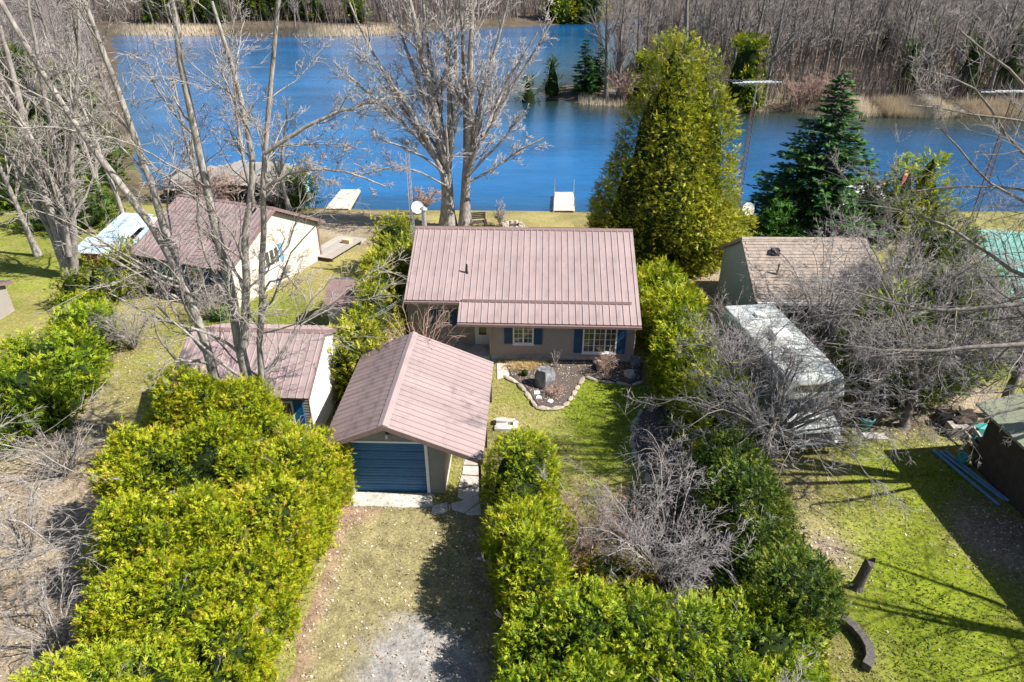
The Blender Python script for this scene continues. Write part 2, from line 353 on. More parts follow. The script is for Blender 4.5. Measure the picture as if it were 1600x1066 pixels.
def zones(X, Y):
    green = .34+blob([(950, 625, 1.6, .8), (905, 605, 1.3, .6), (965, 680, 1.9, .42), (850, 700, 2.0, .25), (815, 615, .9, .3), (1440, 740, 2.2, .42), (1430, 850, 2.4, .22), (1500, 960, 2.5, .3), (390, 490, 2.2, .35), (450, 500, 2, .25), (550, 400, 3, .15), (330, 545, 2, .2), (1560, 560, 2, .6), (1480, 1020, 2, .5), (60, 420, 4, .25), (40, 350, 6, .2)], X, Y)
    green -= blob([(840, 650, 1.6, .2), (860, 340, 9, .3), (640, 340, 9, .2), (800, 345, 12, .2)], X, Y)
    lit = .0+blob([(60, 800, 4.2, .42), (20, 900, 4, .6), (120, 930, 3, .7), (30, 680, 4, .28), (140, 640, 2.0, .2), (30, 1050, 3, .85), (150, 545, 2.0, .5), (1290, 860, 1.2, .75), (1255, 760, 1.0, .5), (1560, 840, 1.7, .9), (1450, 620, 2.6, .8), (1530, 620, 2, .5), (560, 345, 4, .45), (600, 365, 3, .35), (480, 345, 5, .45), (200, 325, 6, .3), (1090, 420, 3.0, .8), (1110, 470, 1.8, .7), (560, 800, .9, .5), (1010, 560, 1.2, .5), (1370, 660, 1.5, .5), (380, 470, 1.2, .3), (760, 790, 1.0, .5), (1000, 960, 3, .5)], X, Y)
    lit = np.where(Y > 75, .9, lit)
    mud = np.clip((Y-47.2)/2.5, 0, 1)*np.where(Y < 75, np.where(np.abs(X-1) < 8, .35, .65), 0)
    mud = np.where(Y > 75, .50+.3*(ground_z(X, Y) < -.25)+.2*(Y > 150), mud)
    mud += blob([(930, 830, 1.6, .5), (1120, 840, 2.2, .7), (1060, 700, 2.0, .6), (1080, 900, 2.0, .6)], X, Y)
    return np.stack([np.clip(green, 0, 1), np.clip(lit, 0, 1), np.clip(mud, 0, 1)], -1)
ny, nx = XX.shape
V = np.stack([XX, YY, ZZ], -1).reshape(-1, 3); I = np.arange(ny*nx).reshape(ny, nx)
F = np.stack([I[:-1, :-1], I[:-1, 1:], I[1:, 1:], I[1:, :-1]], -1).reshape(-1, 4)
struct(npmesh('ground', V, F, 'ground', smooth=True, zone=zones(XX, YY).reshape(-1, 3)), 'spring lawn, leaf litter and lake shores')
lx = np.concatenate([np.linspace(-600, -130, 12), np.arange(-126, 140, 3.5), np.linspace(145, 600, 12)]); ly = np.concatenate([np.arange(40, 240, 3.5), np.linspace(245, 760, 14)])
LX, LY = np.meshgrid(lx, ly); ds_ = sdist(LX, LY, spit); dn_ = np.maximum(sdist(LX, LY, far_land), sdist(LX, LY, near_land)); bank_refl = np.clip(.95*np.exp(-np.maximum(-ds_-4, 0)/15)+.5*np.exp(-np.maximum(-dn_, 0)/2.5), 0, .95)   # tree reflections painted dark off the point, a narrow band at other shores
I = np.arange(LX.size).reshape(LX.shape)
struct(npmesh('lake', np.stack([LX, LY, np.full(LX.shape, WATER_Z)], -1).reshape(-1, 3), np.stack([I[:-1, :-1], I[:-1, 1:], I[1:, 1:], I[1:, :-1]], -1).reshape(-1, 4), 'water', zone=np.repeat(bank_refl.reshape(-1, 1), 3, 1)), 'blue lake with fine ripples')
# driveway: a sheet with a ragged edge
rg = random.Random(5)
dl, dr = [], []
gy = np.arange(-6, 17.2, .3)
gV, gZ = [], []
for y in gy:
    x0 = -5.55+.10*math.sin(y*1.9)+rg.uniform(-.08, .08)+(-.1 if y < 11 else 0); x1 = -.62+.12*math.sin(y*1.3)+rg.uniform(-.08, .08)+max(0, (13-y))*.05
    for k in range(17):
        t = k/16; x = x0+(x1-x0)*t; gV.append((x, y, .005))
        cen = math.exp(-((t-.62)/.30)**2); gz = max(0, min(1, (13.2-y)/2.2))*cen*1.35+.10*math.exp(-((y-14.5)/1.2)**2)*cen
        gZ.append((gz, math.exp(-(t/.12)**2)*.75+math.exp(-((1-t)/.2)**2)*.45+(.5*math.exp(-((y-16.6)/.6)**2) if t < .3 else 0), 0))
I = np.arange(len(gV)).reshape(len(gy), 17); F = np.stack([I[:-1, :-1], I[:-1, 1:], I[1:, 1:], I[1:, :-1]], -1).reshape(-1, 4)
struct(npmesh('driveway', gV, F, 'gravel_drive', zone=np.array(gZ)), 'gravel driveway with dry grass and leaves')

# ------------------------------------------------------------------ building helpers
def wallpx(root, px, py, ly):
    """pixel -> (x, z) on the wall plane y = ly of a building's own frame"""
    th = root.rotation_euler.z; c, s = math.cos(th), math.sin(th); r = ray(px, py)
    f = lambda p: (p.x*c+p.y*s, -p.x*s+p.y*c)
    o = f(Vector((0, 0))-root.location.xy); d = f(r.xy); t = (ly-o[1])/d[1]
    return o[0]+d[0]*t, CAM_H+r.z*t
def slope(roof, O, U, S, width, length, mat, pan=.84, ribs=3, rib_h=.03):
    O, U, S = Vector(O), Vector(U).normalized(), Vector(S).normalized(); N = U.cross(S)
    if N.z < 0: N = -N
    n = max(1, round(width/pan)); w = width/n; xf = lambda u, s, k: tuple(U*u+S*s+N*k)
    m = MB(xf); m.box(0.002, w-.002, 0, length, 0, .012)
    for k in range(ribs):
        u = (k+.5)*w/ribs
        m.hexa([(u-.024, 0, .0125), (u+.024, 0, .0125), (u+.012, 0, .0125+rib_h), (u-.012, 0, .0125+rib_h)], [(u-.024, length, .0125), (u+.024, length, .0125), (u+.012, length, .0125+rib_h), (u-.012, length, .0125+rib_h)])
    me = m.mesh('roof_panel', mat)
    for k in range(n): inst(me, 'roof_panel', roof, tuple(O+U*(k*w)))
    return N
def deck(mb, O, U, S, width, length, th=.11):
    O, U, S = Vector(O), Vector(U).normalized(), Vector(S).normalized(); N = U.cross(S)
    if N.z < 0: N = -N
    a = [O, O+U*width, O+U*width+S*length, O+S*length]
    mb.hexa([tuple(p-N*th) for p in a], [tuple(p-N*.004) for p in a])
def lap(mb, u0, u1, v0, v1, step=.115, n0=.0, clip=None, seg=1):
    """clapboard courses; clip(v) -> (u0, u1) narrows a gable"""
    v = v0
    while v < v1-.02:
        t = min(v+step, v1); a, b = u0, u1
        if clip:
            ca = clip(t); a, b = max(u0, ca[0]), min(u1, ca[1])
            if b-a < .05: break
        mb.hexa([(a, n0, v), (b, n0, v), (b, n0, t), (a, n0, t)], [(a, n0+.024, v), (b, n0+.024, v), (b, n0+.005, t-.001), (a, n0+.005, t-.001)])
        v = t
def window(parent, xf, u0, u1, v0, v1, n, sashes=2, grid=(2, 3), shut=(0, 0), smat='blue_paint', fmat='white_paint', fr=.06):
    m = MB(xf)
    m.box(u0, u1, n, n+.06, v0, v0+fr).box(u0, u1, n, n+.06, v1-fr, v1)
    w = (u1-u0-fr)/sashes
    for k in range(sashes+1):
        c = u0+fr/2+k*w; m.box(c-fr/2, c+fr/2, n, n+.058, v0+fr, v1-fr)
    wo = m.build('window', fmat, parent)
    for k in range(sashes):
        a, b = u0+fr+k*w, u0+k*w+w
        MB(xf).box(a, b, n, n+.012, v0+fr, v1-fr).build('pane', 'window_glass', wo)
        g = MB(xf)
        for i in range(1, grid[0]): g.box(a+(b-a)*i/grid[0]-.009, a+(b-a)*i/grid[0]+.009, n+.014, n+.03, v0+fr, v1-fr)
        for i in range(1, grid[1]): z = v0+fr+(v1-v0-2*fr)*i/grid[1]; g.box(a, b, n+.0145, n+.0295, z-.009, z+.009)
        if g.v: g.build('muntin', fmat, wo)
    MB(xf).box(u0-.03, u1+.03, n, n+.10, v0-.045, v0-.002).build('sill', fmat, wo)
    for side, sw in ((-1, shut[0]), (1, shut[1])):
        if not sw: continue
        a, b = (u0-.02-sw, u0-.02) if side < 0 else (u1+.02, u1+.02+sw); vs0, vs1 = v0-.02, v1+.02
        s = MB(xf); s.box(a, b, n, n+.03, vs0, vs1)
        s.box(a, a+.05, n+.031, n+.045, vs0, vs1).box(b-.05, b, n+.031, n+.045, vs0, vs1)
        for z in (vs0, (vs0+vs1)/2-.03, vs1-.06): s.box(a+.051, b-.051, n+.031, n+.044, z, z+.06)
        z = vs0+.08
        while z < vs1-.1:
            s.hexa([(a+.055, n+.03, z), (b-.055, n+.03, z), (b-.055, n+.03, z+.05), (a+.055, n+.03, z+.05)], [(a+.055, n+.042, z), (b-.055, n+.042, z), (b-.055, n+.032, z+.045), (a+.055, n+.032, z+.045)]); z += .055
        s.build('shutter', smat, parent)
    return wo
def vec2(dy, dz): return Vector((0, dy, dz)).normalized()

# ------------------------------------------------------------------ main house
house = thing('bungalow', 'taupe clapboard bungalow with a large mauve brown metal roof, blue shutters beside white windows', 'house', (5.25, 26.03, 0), R(-2.3))
K = .46; EY, EZ = -.65, 2.17; RY = 4.5; RZ = EZ+(RY-EY)*K
W0, W1, WX, REC, DEP = -9.95, 0.0, -6.2, 1.05, 9.0
zr = lambda y: EZ+(y-EY)*K if y <= RY else RZ-(y-RY)*K
wc = MB()
wc.hexa([(WX, .03, 0), (W1-.03, .03, 0), (W1-.03, DEP, 0), (WX, DEP, 0)], [(WX, .03, zr(0)-.16), (W1-.03, .03, zr(0)-.16), (W1-.03, DEP, zr(DEP)-.16), (WX, DEP, zr(DEP)-.16)])
wc.hexa([(W0+.03, REC+.03, 0), (WX-.002, REC+.03, 0), (WX-.002, DEP, 0), (W0+.03, DEP, 0)], [(W0+.03, REC+.03, zr(REC)-.16), (WX-.002, REC+.03, zr(REC)-.16), (WX-.002, DEP, zr(DEP)-.16), (W0+.03, DEP, zr(DEP)-.16)])
wall = wc.build('wall', 'siding_taupe', house)
m = MB(FRONT); lap(m, WX, W1, .22, zr(0)-.16, n0=-.025); m.build('clapboard', 'siding_taupe', wall)
m = MB(lambda u, n, v: (u, REC-n, v)); lap(m, W0, WX-.03, .22, zr(REC)-.16, n0=-.025); m.build('clapboard', 'siding_taupe', wall)
gcl = lambda v: (EY+(v+.14-EZ)/K, 2*RY-EY-(v+.14-EZ)/K)
m = MB(lambda u, n, v: (W1-.03+n, u, v)); lap(m, .035, DEP, .22, RZ-.16, clip=gcl); m.build('clapboard', 'siding_taupe', wall)
m = MB(lambda u, n, v: (W0+.03-n, u, v)); lap(m, REC+.035, DEP, .22, RZ-.16, clip=gcl); m.build('clapboard', 'siding_taupe', wall)
m = MB(LEFT); m.xf = lambda u, n, v: (WX-n, u, v); lap(m, .035, REC-.03, .22, zr(0)-.17); m.build('clapboard', 'siding_taupe', wall)
MB().box(WX+.02, W1-.02, .02, DEP-.05, 0, .21).box(W0+.05, WX+.015, REC+.02, DEP-.06, 0, .208).build('foundation', 'concrete', house)
for x, y in ((W1+.004, -.004), (WX-.004, -.004), (W0, REC)): MB().box(x-.035, x+.035, y-.035, y+.035, .2, zr(max(y, 0))-.18).build('corner_trim', 'siding_taupe', house)
XL, XM, XR, EY2 = -9.98, -7.55, .22, .42
up, dn = vec2(1, K), vec2(-1, K); Lm = (RY-EY)/up.y; Ls = (RY-EY2)/up.y
dk = MB(); deck(dk, (XM, EY, EZ), (1, 0, 0), up, XR-XM, Lm); deck(dk, (XL, EY2, zr(EY2)), (1, 0, 0), up, XM-XL-.002, Ls); deck(dk, (XL, 2*RY-EY, EZ), (1, 0, 0), dn, XR-XL, Lm)
roof = dk.build('roof', 'trim_brown', house)
slope(roof, (XM, EY, EZ), (1, 0, 0), up, XR-XM, Lm-.02, 'roof_brown'); slope(roof, (XL, EY2, zr(EY2)), (1, 0, 0), up, XM-XL, Ls-.02, 'roof_brown'); slope(roof, (XL, 2*RY-EY, EZ), (1, 0, 0), dn, XR-XL, Lm-.02, 'roof_brown')
MB().hexa([(XL, RY-.16, RZ-.03), (XL, RY, RZ+.055), (XL, RY+.16, RZ-.03), (XL, RY, RZ+.03)], [(XR, RY-.16, RZ-.03), (XR, RY, RZ+.055), (XR, RY+.16, RZ-.03), (XR, RY, RZ+.03)]).build('ridge_cap', 'trim_brown', roof)
sy = .33; MB().hexa([(XM+.1, sy, zr(sy)+.045), (XM+.1, sy+.05, zr(sy)+.14), (XM+.1, sy+.14, zr(sy+.14)+.045)], [(XR-.35, sy, zr(sy)+.045), (XR-.35, sy+.05, zr(sy)+.14), (XR-.35, sy+.14, zr(sy+.14)+.045)]).build('snow_guard', 'trim_brown', roof)
for a, b, y in ((XM, XR, EY), (XL, XM, EY2)):
    z = zr(y); MB().box(a+.003, b, y-.12, y-.005, z-.15, z-.03).build('gutter', 'trim_brown', roof, .01)
for a, b in ((-9.55, -5.9), (-4.7, -1.2)):            # low shed dormer crowns standing behind the ridge
    MB().hexa([(a, RY+.5, RZ-.3), (b, RY+.5, RZ-.3), (b, RY+2.6, RZ-1.5), (a, RY+2.6, RZ-1.5)], [(a, RY+.5, RZ-.10), (b, RY+.5, RZ-.10), (b, RY+2.8, RZ-1.08), (a, RY+2.8, RZ-1.08)]).build('dormer', 'trim_brown', roof)
px, pz = wallpx(house, 730, 433, 2.0)
MB().bar((px, 1.9, zr(1.9)-.1), (px, 1.9, zr(1.9)+.42), .045, 10).bar((px, 1.9, zr(1.9)-.02), (px, 1.9, zr(1.9)+.07), .09, 10, .06).build('vent_pipe', 'black_plastic', roof)
MB().bar((-9.75, 5.5, zr(5.5)-.1), (-9.75, 5.5, zr(5.5)+.95), .12, 14).bar((-9.75, 5.5, zr(5.5)+1.0), (-9.75, 5.5, zr(5.5)+1.06), .20, 14, .17).bar((-9.75, 5.5, zr(5.5)+1.06), (-9.75, 5.5, zr(5.5)+1.16), .17, 14, .02).build('chimney', 'metal_grey', roof)
MB().bar((W1+.07, -.08, .1), (W1+.07, -.08, 1.95), .035, 8).bar((W1+.07, -.08, 1.95), (W1+.1, EY-.02, 2.08), .035, 8).build('downspout', 'siding_taupe', house)
def hw(x0, x1, y0, y1, ly): (a, t), (b, u) = wallpx(house, x0, y0, ly), wallpx(house, x1, y1, ly); return a, b, u, t
a, b, lo, hi = hw(801.5, 833.5, 508, 537, 0); window(house, FRONT, a, b, lo, hi+.10, .003, 2, (2, 4), (.36, .36))
a, b, lo, hi = hw(911.5, 962, 511, 551.5, 0); window(house, FRONT, a, b, lo, hi+.06, .003, 3, (2, 4), (.36, .36))
RECF = lambda u, n, v: (u, REC-n, v)
a, b, lo, hi = hw(685, 703.5, 484, 508, REC); window(house, RECF, a, b, lo, hi+.02, .003, 1, (1, 1), (.32, .32))
a, b, lo, hi = hw(742, 766.5, 506, 544, REC)
m = MB(RECF); m.box(a, a+.07, .003, .07, .2, 2.16).box(b-.07, b, .003, .07, .2, 2.16).box(a+.07, b-.07, .003, .07, 2.08, 2.16)
door = m.build('door', 'white_paint', house)
m = MB(RECF); m.box(a+.075, b-.075, .004, .045, .2, .68).box(a+.075, a+.17, .004, .045, .68, 2.07).box(b-.17, b-.075, .004, .045, .68, 2.07).box(a+.17, b-.17, .004, .045, 1.95, 2.07).build('door_leaf', 'white_paint', door)
MB(RECF).box(a+.17, b-.17, .01, .025, .68, 1.95).build('pane', 'window_glass', door)
MB(RECF).box(b-.15, b-.11, .046, .10, 1.0, 1.04).build('handle', 'metal_grey', door)
MB().box(WX-2.0, WX-.04, -.1, REC-.01, 0, .18).build('porch_step', 'concrete', house, .02)

# ------------------------------------------------------------------ garage with a covered walk along its right side
gar = thing('garage', 'grey sided garage with blue roll door and weathered mauve metal gable roof', 'garage', (-3.95, 17.5, 0), R(-1.8))
KG = .42; GZ = 3.07; GL, GRR = -2.03, 3.05; GD = 5.25; GF, GB = -.45, 5.6
gz = lambda x: GZ-abs(x)*KG
HW = 1.75; DX0, DX1, DH = -1.28, 1.14, 2.08
m = MB()
m.hexa([(-HW+.03, .2, 0), (HW-.03, .2, 0), (HW-.03, .2, gz(HW)-.15), (0, .2, GZ-.15), (-HW+.03, .2, gz(HW)-.15)], [(-HW+.03, GD, 0), (HW-.03, GD, 0), (HW-.03, GD, gz(HW)-.15), (0, GD, GZ-.15), (-HW+.03, GD, gz(HW)-.15)])
m.box(-HW+.03, DX0-.05, .03, .198, 0, 2.15).box(DX1+.05, HW-.03, .03, .198, 0, 2.15)
m.hexa([(-HW+.03, .03, DH+.075), (HW-.03, .03, DH+.075), (HW-.03, .03, gz(HW)-.15), (0, .03, GZ-.15), (-HW+.03, .03, gz(HW)-.15)], [(-HW+.03, .197, DH+.075), (HW-.03, .197, DH+.075), (HW-.03, .197, gz(HW)-.15), (0, .197, GZ-.15), (-HW+.03, .197, gz(HW)-.15)])
gw = m.build('wall', 'siding_grey', gar)
m = MB(FRONT); lap(m, -HW, DX0-.1, .03, DH+.08, n0=-.028); lap(m, DX1+.1, HW, .03, DH+.08, n0=-.028)
lap(m, -HW, HW, DH+.08, GZ-.16, n0=-.028, clip=lambda v: (-(GZ-.14-v)/KG, (GZ-.14-v)/KG)); m.build('clapboard', 'siding_grey', gw)
m = MB(lambda u, n, v: (HW-.03+n, u, v)); lap(m, .03, GD, .03, gz(HW)-.15); m.build('clapboard', 'wall_cream', gw)
m = MB(lambda u, n, v: (-HW+.03-n, u, v)); lap(m, .03, GD, .03, gz(HW)-.15); m.build('clapboard', 'siding_grey', gw)
m = MB(FRONT); m.box(DX0-.1, DX0, -.02, .02, 0, DH+.07).box(DX1, DX1+.1, -.02, .02, 0, DH+.07).box(DX0, DX1, -.02, .02, DH, DH+.07); m.build('door_frame', 'white_paint', gar)
gd = MB(FRONT).box(DX0+.002, DX1-.002, -.12, -.07, .0, DH-.002).build('garage_door', 'blue_door', gar)
ns = 6
for k in range(ns):
    z0, z1 = .015+k*(DH-.02)/ns, .015+(k+1)*(DH-.02)/ns-.02
    pm = MB(FRONT); pm.box(DX0+.01, DX1-.01, -.069, -.045, z0, z1)
    for q in range(3): zz = z0+.05+q*(z1-z0-.06)/3; pm.hexa([(DX0+.03, -.046, zz), (DX1-.03, -.046, zz), (DX1-.03, -.046, zz+.07), (DX0+.03, -.046, zz+.07)], [(DX0+.03, -.036, zz+.012), (DX1-.03, -.036, zz+.012), (DX1-.03, -.036, zz+.058), (DX0+.03, -.036, zz+.058)])
    pm.build('door_section', 'blue_door', gd)
sl, sr = Vector((1, 0, KG)).normalized(), Vector((-1, 0, KG)).normalized(); LL, LR = -GL/sl.x, GRR/sl.x
dk = MB(); deck(dk, (GL, GF, gz(GL)), (0, 1, 0), sl, GB-GF, LL, .09); deck(dk, (GRR, GF, gz(GRR)), (0, 1, 0), sr, GB-GF, LR, .09)
groof = dk.build('roof', 'trim_brown', gar)
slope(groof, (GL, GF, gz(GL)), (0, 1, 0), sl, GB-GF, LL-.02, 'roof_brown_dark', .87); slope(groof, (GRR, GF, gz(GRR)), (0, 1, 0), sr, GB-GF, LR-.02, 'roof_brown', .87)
MB().hexa([(-.17, GF-.01, GZ-.03), (0, GF-.01, GZ+.06), (.17, GF-.01, GZ-.03), (0, GF-.01, GZ+.03)], [(-.17, GB, GZ-.03), (0, GB, GZ+.06), (.17, GB, GZ-.03), (0, GB, GZ+.03)]).build('ridge_cap', 'roof_brown', groof)
for sx, x1 in ((-1, GL), (1, GRR)):
    MB().hexa([(0, GF-.03, GZ+.02), (x1, GF-.03, gz(x1)+.02), (x1, GF-.03, gz(x1)-.15), (0, GF-.03, GZ-.15)], [(0, GF-.004, GZ+.02), (x1, GF-.004, gz(x1)+.02), (x1, GF-.004, gz(x1)-.15), (0, GF-.004, GZ-.15)]).build('fascia', 'trim_brown', groof)
for y in (GF+.12, 2.5, GB-.15): MB().box(GRR-.16, GRR-.08, y, y+.08, 0, gz(GRR)-.07).build('post', 'dark_wood', gar)
MB().box(GRR-.17, GRR-.07, GF+.02, GB-.02, gz(GRR)-.18, gz(GRR)-.085).build('beam', 'trim_brown', gar)
lamp = MB(FRONT).box(-.05, .05, -.005, .02, 2.42, 2.56).bar((0, .02, 2.5), (0, .12, 2.52), .015).build('wall_lamp', 'black_plastic', gar)
m = MB(); m.lathe([(.02, .02), (.055, .0), (.06, -.02), (.045, -.16), (.02, -.18)], 10, (0, -.12, 2.5)); m.build('lantern', 'galvanized', lamp)
MB().hexa([(DX0-.05, -.03, .004), (DX1+.25, -.03, .004), (DX1+.18, -.35, .004), (DX1+.28, -.62, .004), (.4, -.72, .004), (-.5, -.66, .004), (DX0+.1, -.7, .004), (DX0-.1, -.4, .004)][::-1], [(DX0-.05, -.03, .028), (DX1+.25, -.03, .028), (DX1+.18, -.35, .026), (DX1+.28, -.62, .022), (.4, -.72, .02), (-.5, -.66, .02), (DX0+.1, -.7, .02), (DX0-.1, -.4, .024)][::-1]).build('apron', 'concrete', gar)

# ------------------------------------------------------------------ workshop shed left of the garage
ws = thing('workshop', 'small workshop with mauve metal roof and tall white gable wall beside the garage', 'shed', (-7.2, 20.2, 0), R(-2.6))
def gable_house(root, x0, depth, ez, k, ov, mat_front, mat_gable, roofmat, side_ov=.12, foundation=True, pan=.84, lapf=True, gstep=.115, trim='trim_brown'):
    ry = depth/2; ey = -ov; rz = ez+(ry-ey)*k; z = lambda y: ez+(min(y, depth-y)-ey)*k
    m = MB(); pts = [(0, .0), (depth, .0), (depth, z(depth)-.14), (ry, rz-.14), (0, z(0)-.14)]
    m.hexa([(x0+.03, y+(.03 if y == 0 else 0), q) for y, q in pts], [(-.03, y+(.03 if y == 0 else 0), q) for y, q in pts])
    w = m.build('wall', mat_front, root)
    if lapf:
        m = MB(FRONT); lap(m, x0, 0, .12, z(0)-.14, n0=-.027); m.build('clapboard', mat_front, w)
    cl = lambda v: (ey+(v+.12-ez)/k, depth-ey-(v+.12-ez)/k)
    m = MB(lambda u, n, v: (-.03+n, u, v)); lap(m, 0.0, depth, .0, rz-.14, step=gstep, clip=cl); m.build('gable_cladding', mat_gable, w)
    m = MB(lambda u, n, v: (x0+.03-n, u, v)); lap(m, 0.0, depth, .0, rz-.14, step=gstep, clip=cl); m.build('gable_cladding', mat_gable, w)
    u, d = vec2(1, k), vec2(-1, k); L = (ry-ey)/u.y; a, b = x0-side_ov, side_ov
    dk = MB(); deck(dk, (a, ey, ez), (1, 0, 0), u, b-a, L, .10); deck(dk, (a, depth-ey, ez), (1, 0, 0), d, b-a, L, .10)
    rf = dk.build('roof', trim, root)
    if roofmat:
        slope(rf, (a, ey, ez), (1, 0, 0), u, b-a, L-.02, roofmat, pan); slope(rf, (a, depth-ey, ez), (1, 0, 0), d, b-a, L-.02, roofmat, pan)
    MB().hexa([(a-.01, ry-.15, rz-.03), (a-.01, ry, rz+.055), (a-.01, ry+.15, rz-.03), (a-.01, ry, rz+.03)], [(b+.01, ry-.15, rz-.03), (b+.01, ry, rz+.055), (b+.01, ry+.15, rz-.03), (b+.01, ry, rz+.03)]).build('ridge_cap', trim, rf)
    for x in (a-.025, b+.002):
        for sgn in (0, 1):
            yy = (lambda y: y) if not sgn else (lambda y: depth-y)
            MB().hexa([(x, yy(ey), ez+.02), (x, yy(ry), rz+.02), (x, yy(ry), rz-.15), (x, yy(ey), ez-.15)], [(x+.023, yy(ey), ez+.02), (x+.023, yy(ry), rz+.02), (x+.023, yy(ry), rz-.15), (x+.023, yy(ey), ez-.15)]).build('rake_board', trim, rf)
    return rf, rz
gable_house(ws, -4.9, 4.7, 2.2, .46, .35, 'siding_grey', 'wall_white', 'roof_brown', side_ov=.1)
window(ws, FRONT, -1.55, -.62, .95, 1.85, .004, 2, (1, 1), (.0, .34), 'blue_door')
window(ws, RIGHT, 3.35, 3.95, .85, 2.0, .004, 1, (1, 1), (.22, .22), 'light_blue', 'white_paint', .07)
MB(RIGHT).box(4.62, 4.72, .001, .035, 0, 2.2).build('corner_trim', 'trim_brown', ws)

# ------------------------------------------------------------------ left cottage, clothes on its gable wall, deck behind
ct = thing('cottage', 'cream cottage with mauve metal roof and clothes line windows, a wooden deck behind', 'house', (-14.0, 31.5, 0), R(-21.3))
ct['label'] = 'cream walled cottage with mauve metal roof and blue shuttered gable window, bare trunks before it'
crf, crz = gable_house(ct, -6.0, 7.2, 2.2, .50, .45, 'dark_wood', 'wall_cream', 'roof_brown_dark', side_ov=.25)
window(ct, RIGHT, 2.35, 3.55, 1.15, 2.15, .004, 3, (1, 1), (.3, .3), 'light_blue', 'white_paint', .07)
window(ct, FRONT, -5.3, -4.0, .95, 1.85, .004, 3, (1, 1), (0, 0), fmat='turquoise')
window(ct, FRONT, -2.9, -1.9, .95, 1.85, .004, 2, (1, 1), (.3, .3), 'blue_paint')
MB(FRONT).box(-1.45, -.6, .004, .05, .1, 2.0).build('door', 'blue_paint', ct)
MB(RIGHT).box(7.1, 7.22, .001, .04, 0, 2.45).build('corner_trim', 'trim_brown', ct)
MB().bar((-1.4, 4.6, crz-1.0), (-1.4, 4.6, crz+.35), .06, 10).build('vent_pipe', 'black_plastic', crf)
dk = thing('deck', 'low grey wooden deck with steps at the back corner of the cream cottage', 'deck', tuple(G(478, 404)), R(-21.3))
bm_ = MB().box(0, .135, 0, 3.4, .22, .26).mesh('plank', 'old_wood')
for k in range(13): inst(bm_, 'plank', dk, (.0+k*.142, 0, 0))
MB().box(.05, 1.8, .1, .2, 0, .218).box(.05, 1.8, 3.1, 3.2, 0, .218).build('joist', 'dark_wood', dk)
for k in range(2): MB().box(.1, 1.7, 3.42+k*.3, 3.7+k*.3, 0, .17-.08*k).build('step', 'old_wood', dk)
MB().box(1.0, 1.5, 2.4, 2.75, .26, .5).build('crate', 'raw_lumber', dk)

# ------------------------------------------------------------------ shelters on the left shore
tp = thing('patched_shed', 'low red walled shed patched with pale blue and white roofing sheets', 'shed', (-24.9, 36.4, 0), R(-8)); tp.scale = (1.15, 1.15, 1.15)
MB().box(.15, 3.8, .2, 3.4, 0, .85).build('wall', 'red_paint', tp)
for k, (x0, x1, y0, y1, z0, z1, mt) in enumerate(((-.15, 2.4, -.1, 1.3, .95, 1.25, 'roof_sky'), (.3, 2.1, 1.32, 3.7, 1.28, 1.75, 'roof_sky'), (2.2, 3.3, 1.0, 2.9, 1.0, 1.45, 'roof_sky'), (2.42, 4.0, -.2, .9, .88, 1.12, 'roof_sky'), (3.3, 4.4, 1.0, 3.3, .9, 1.3, 'turquoise'), (.3, 2.0, 3.75, 4.9, .95, 1.15, 'wall_white'))):
    s = MB(); n = 9
    for i in range(n):
        a, b = x0+(x1-x0)*i/n, x0+(x1-x0)*(i+1)/n; h = .018*(i % 2)
        s.hexa([(a, y0, z0+h), (b, y0, z0+h), (b, y1, z1+h), (a, y1, z1+h)], [(a, y0, z0+h+.02), (b, y0, z0+h+.02), (b, y1, z1+h+.02), (a, y1, z1+h+.02)])
    s.build('roofing_sheet', mt, tp)
MB().box(.6, 1.9, .5, .8, 1.13, 1.2).build('board', 'old_wood', tp); MB().box(3.25, 3.33, .3, 3.0, .85, 1.42).build('board', 'raw_lumber', tp); MB().box(.4, 2.0, 3.6, 3.7, 0, .96).box(.4, 2.0, 4.7, 4.8, 0, .94).build('support', 'dark_wood', tp)
bh = thing('boathouse', 'old timber boathouse with brush covered sagging roof and turquoise end wall', 'boathouse', (-26.5, 50.3, -.35), R(-6))
m = MB(); rg = random.Random(4)
m.box(.2, 9.0, .3, 3.8, 0, 1.0); m.build('wall', 'dark_wood', bh)
MB().box(8.9, 10.1, .2, 3.9, 0, 1.35).build('end_wall', 'turquoise', bh)
rp = MB().box(0, .235, -.4, 4.3, 0, .05).mesh('roof_board', 'bark')
for k in range(44):
    x = k*.24; z = 1.08+.55*math.sin(max(0, x-2.2)/8*math.pi)**1; inst(rp, 'roof_board', bh, (x, rg.uniform(-.15, .15), z), (R(7)+rg.uniform(-.02, .02), rg.uniform(-.06, .06), rg.uniform(-.02, .02)))
for k in range(6): MB().box(.4+k*1.9, .55+k*1.9, -.1, .05, -.2, 1.2).build('post', 'old_wood', bh)
sk = thing('lumber_skid', 'grey slate coloured sheet metal and raw lumber stacked by the old boathouse', 'lumber', tuple(G(285, 345)), R(4))
MB().box(0, 2.6, 0, 1.9, .7, .78).box(.1, 2.5, .1, 1.8, 0, .69).build('sheet_metal', 'roof_slate', sk)
for k in range(2): MB().hexa([(.2+k*.6, -.55, 0), (.42+k*.6, -.55, 0), (.42+k*.6, -.5, 0), (.2+k*.6, -.5, 0)], [(.2+k*.6, -.08, 1.1), (.42+k*.6, -.08, 1.1), (.42+k*.6, -.02, 1.1), (.2+k*.6, -.02, 1.1)]).build('board', 'raw_lumber', sk)
MB().box(-.3, 1.6, -1.6, -.7, .0, .5).build('panel_pile', 'wall_white', sk)

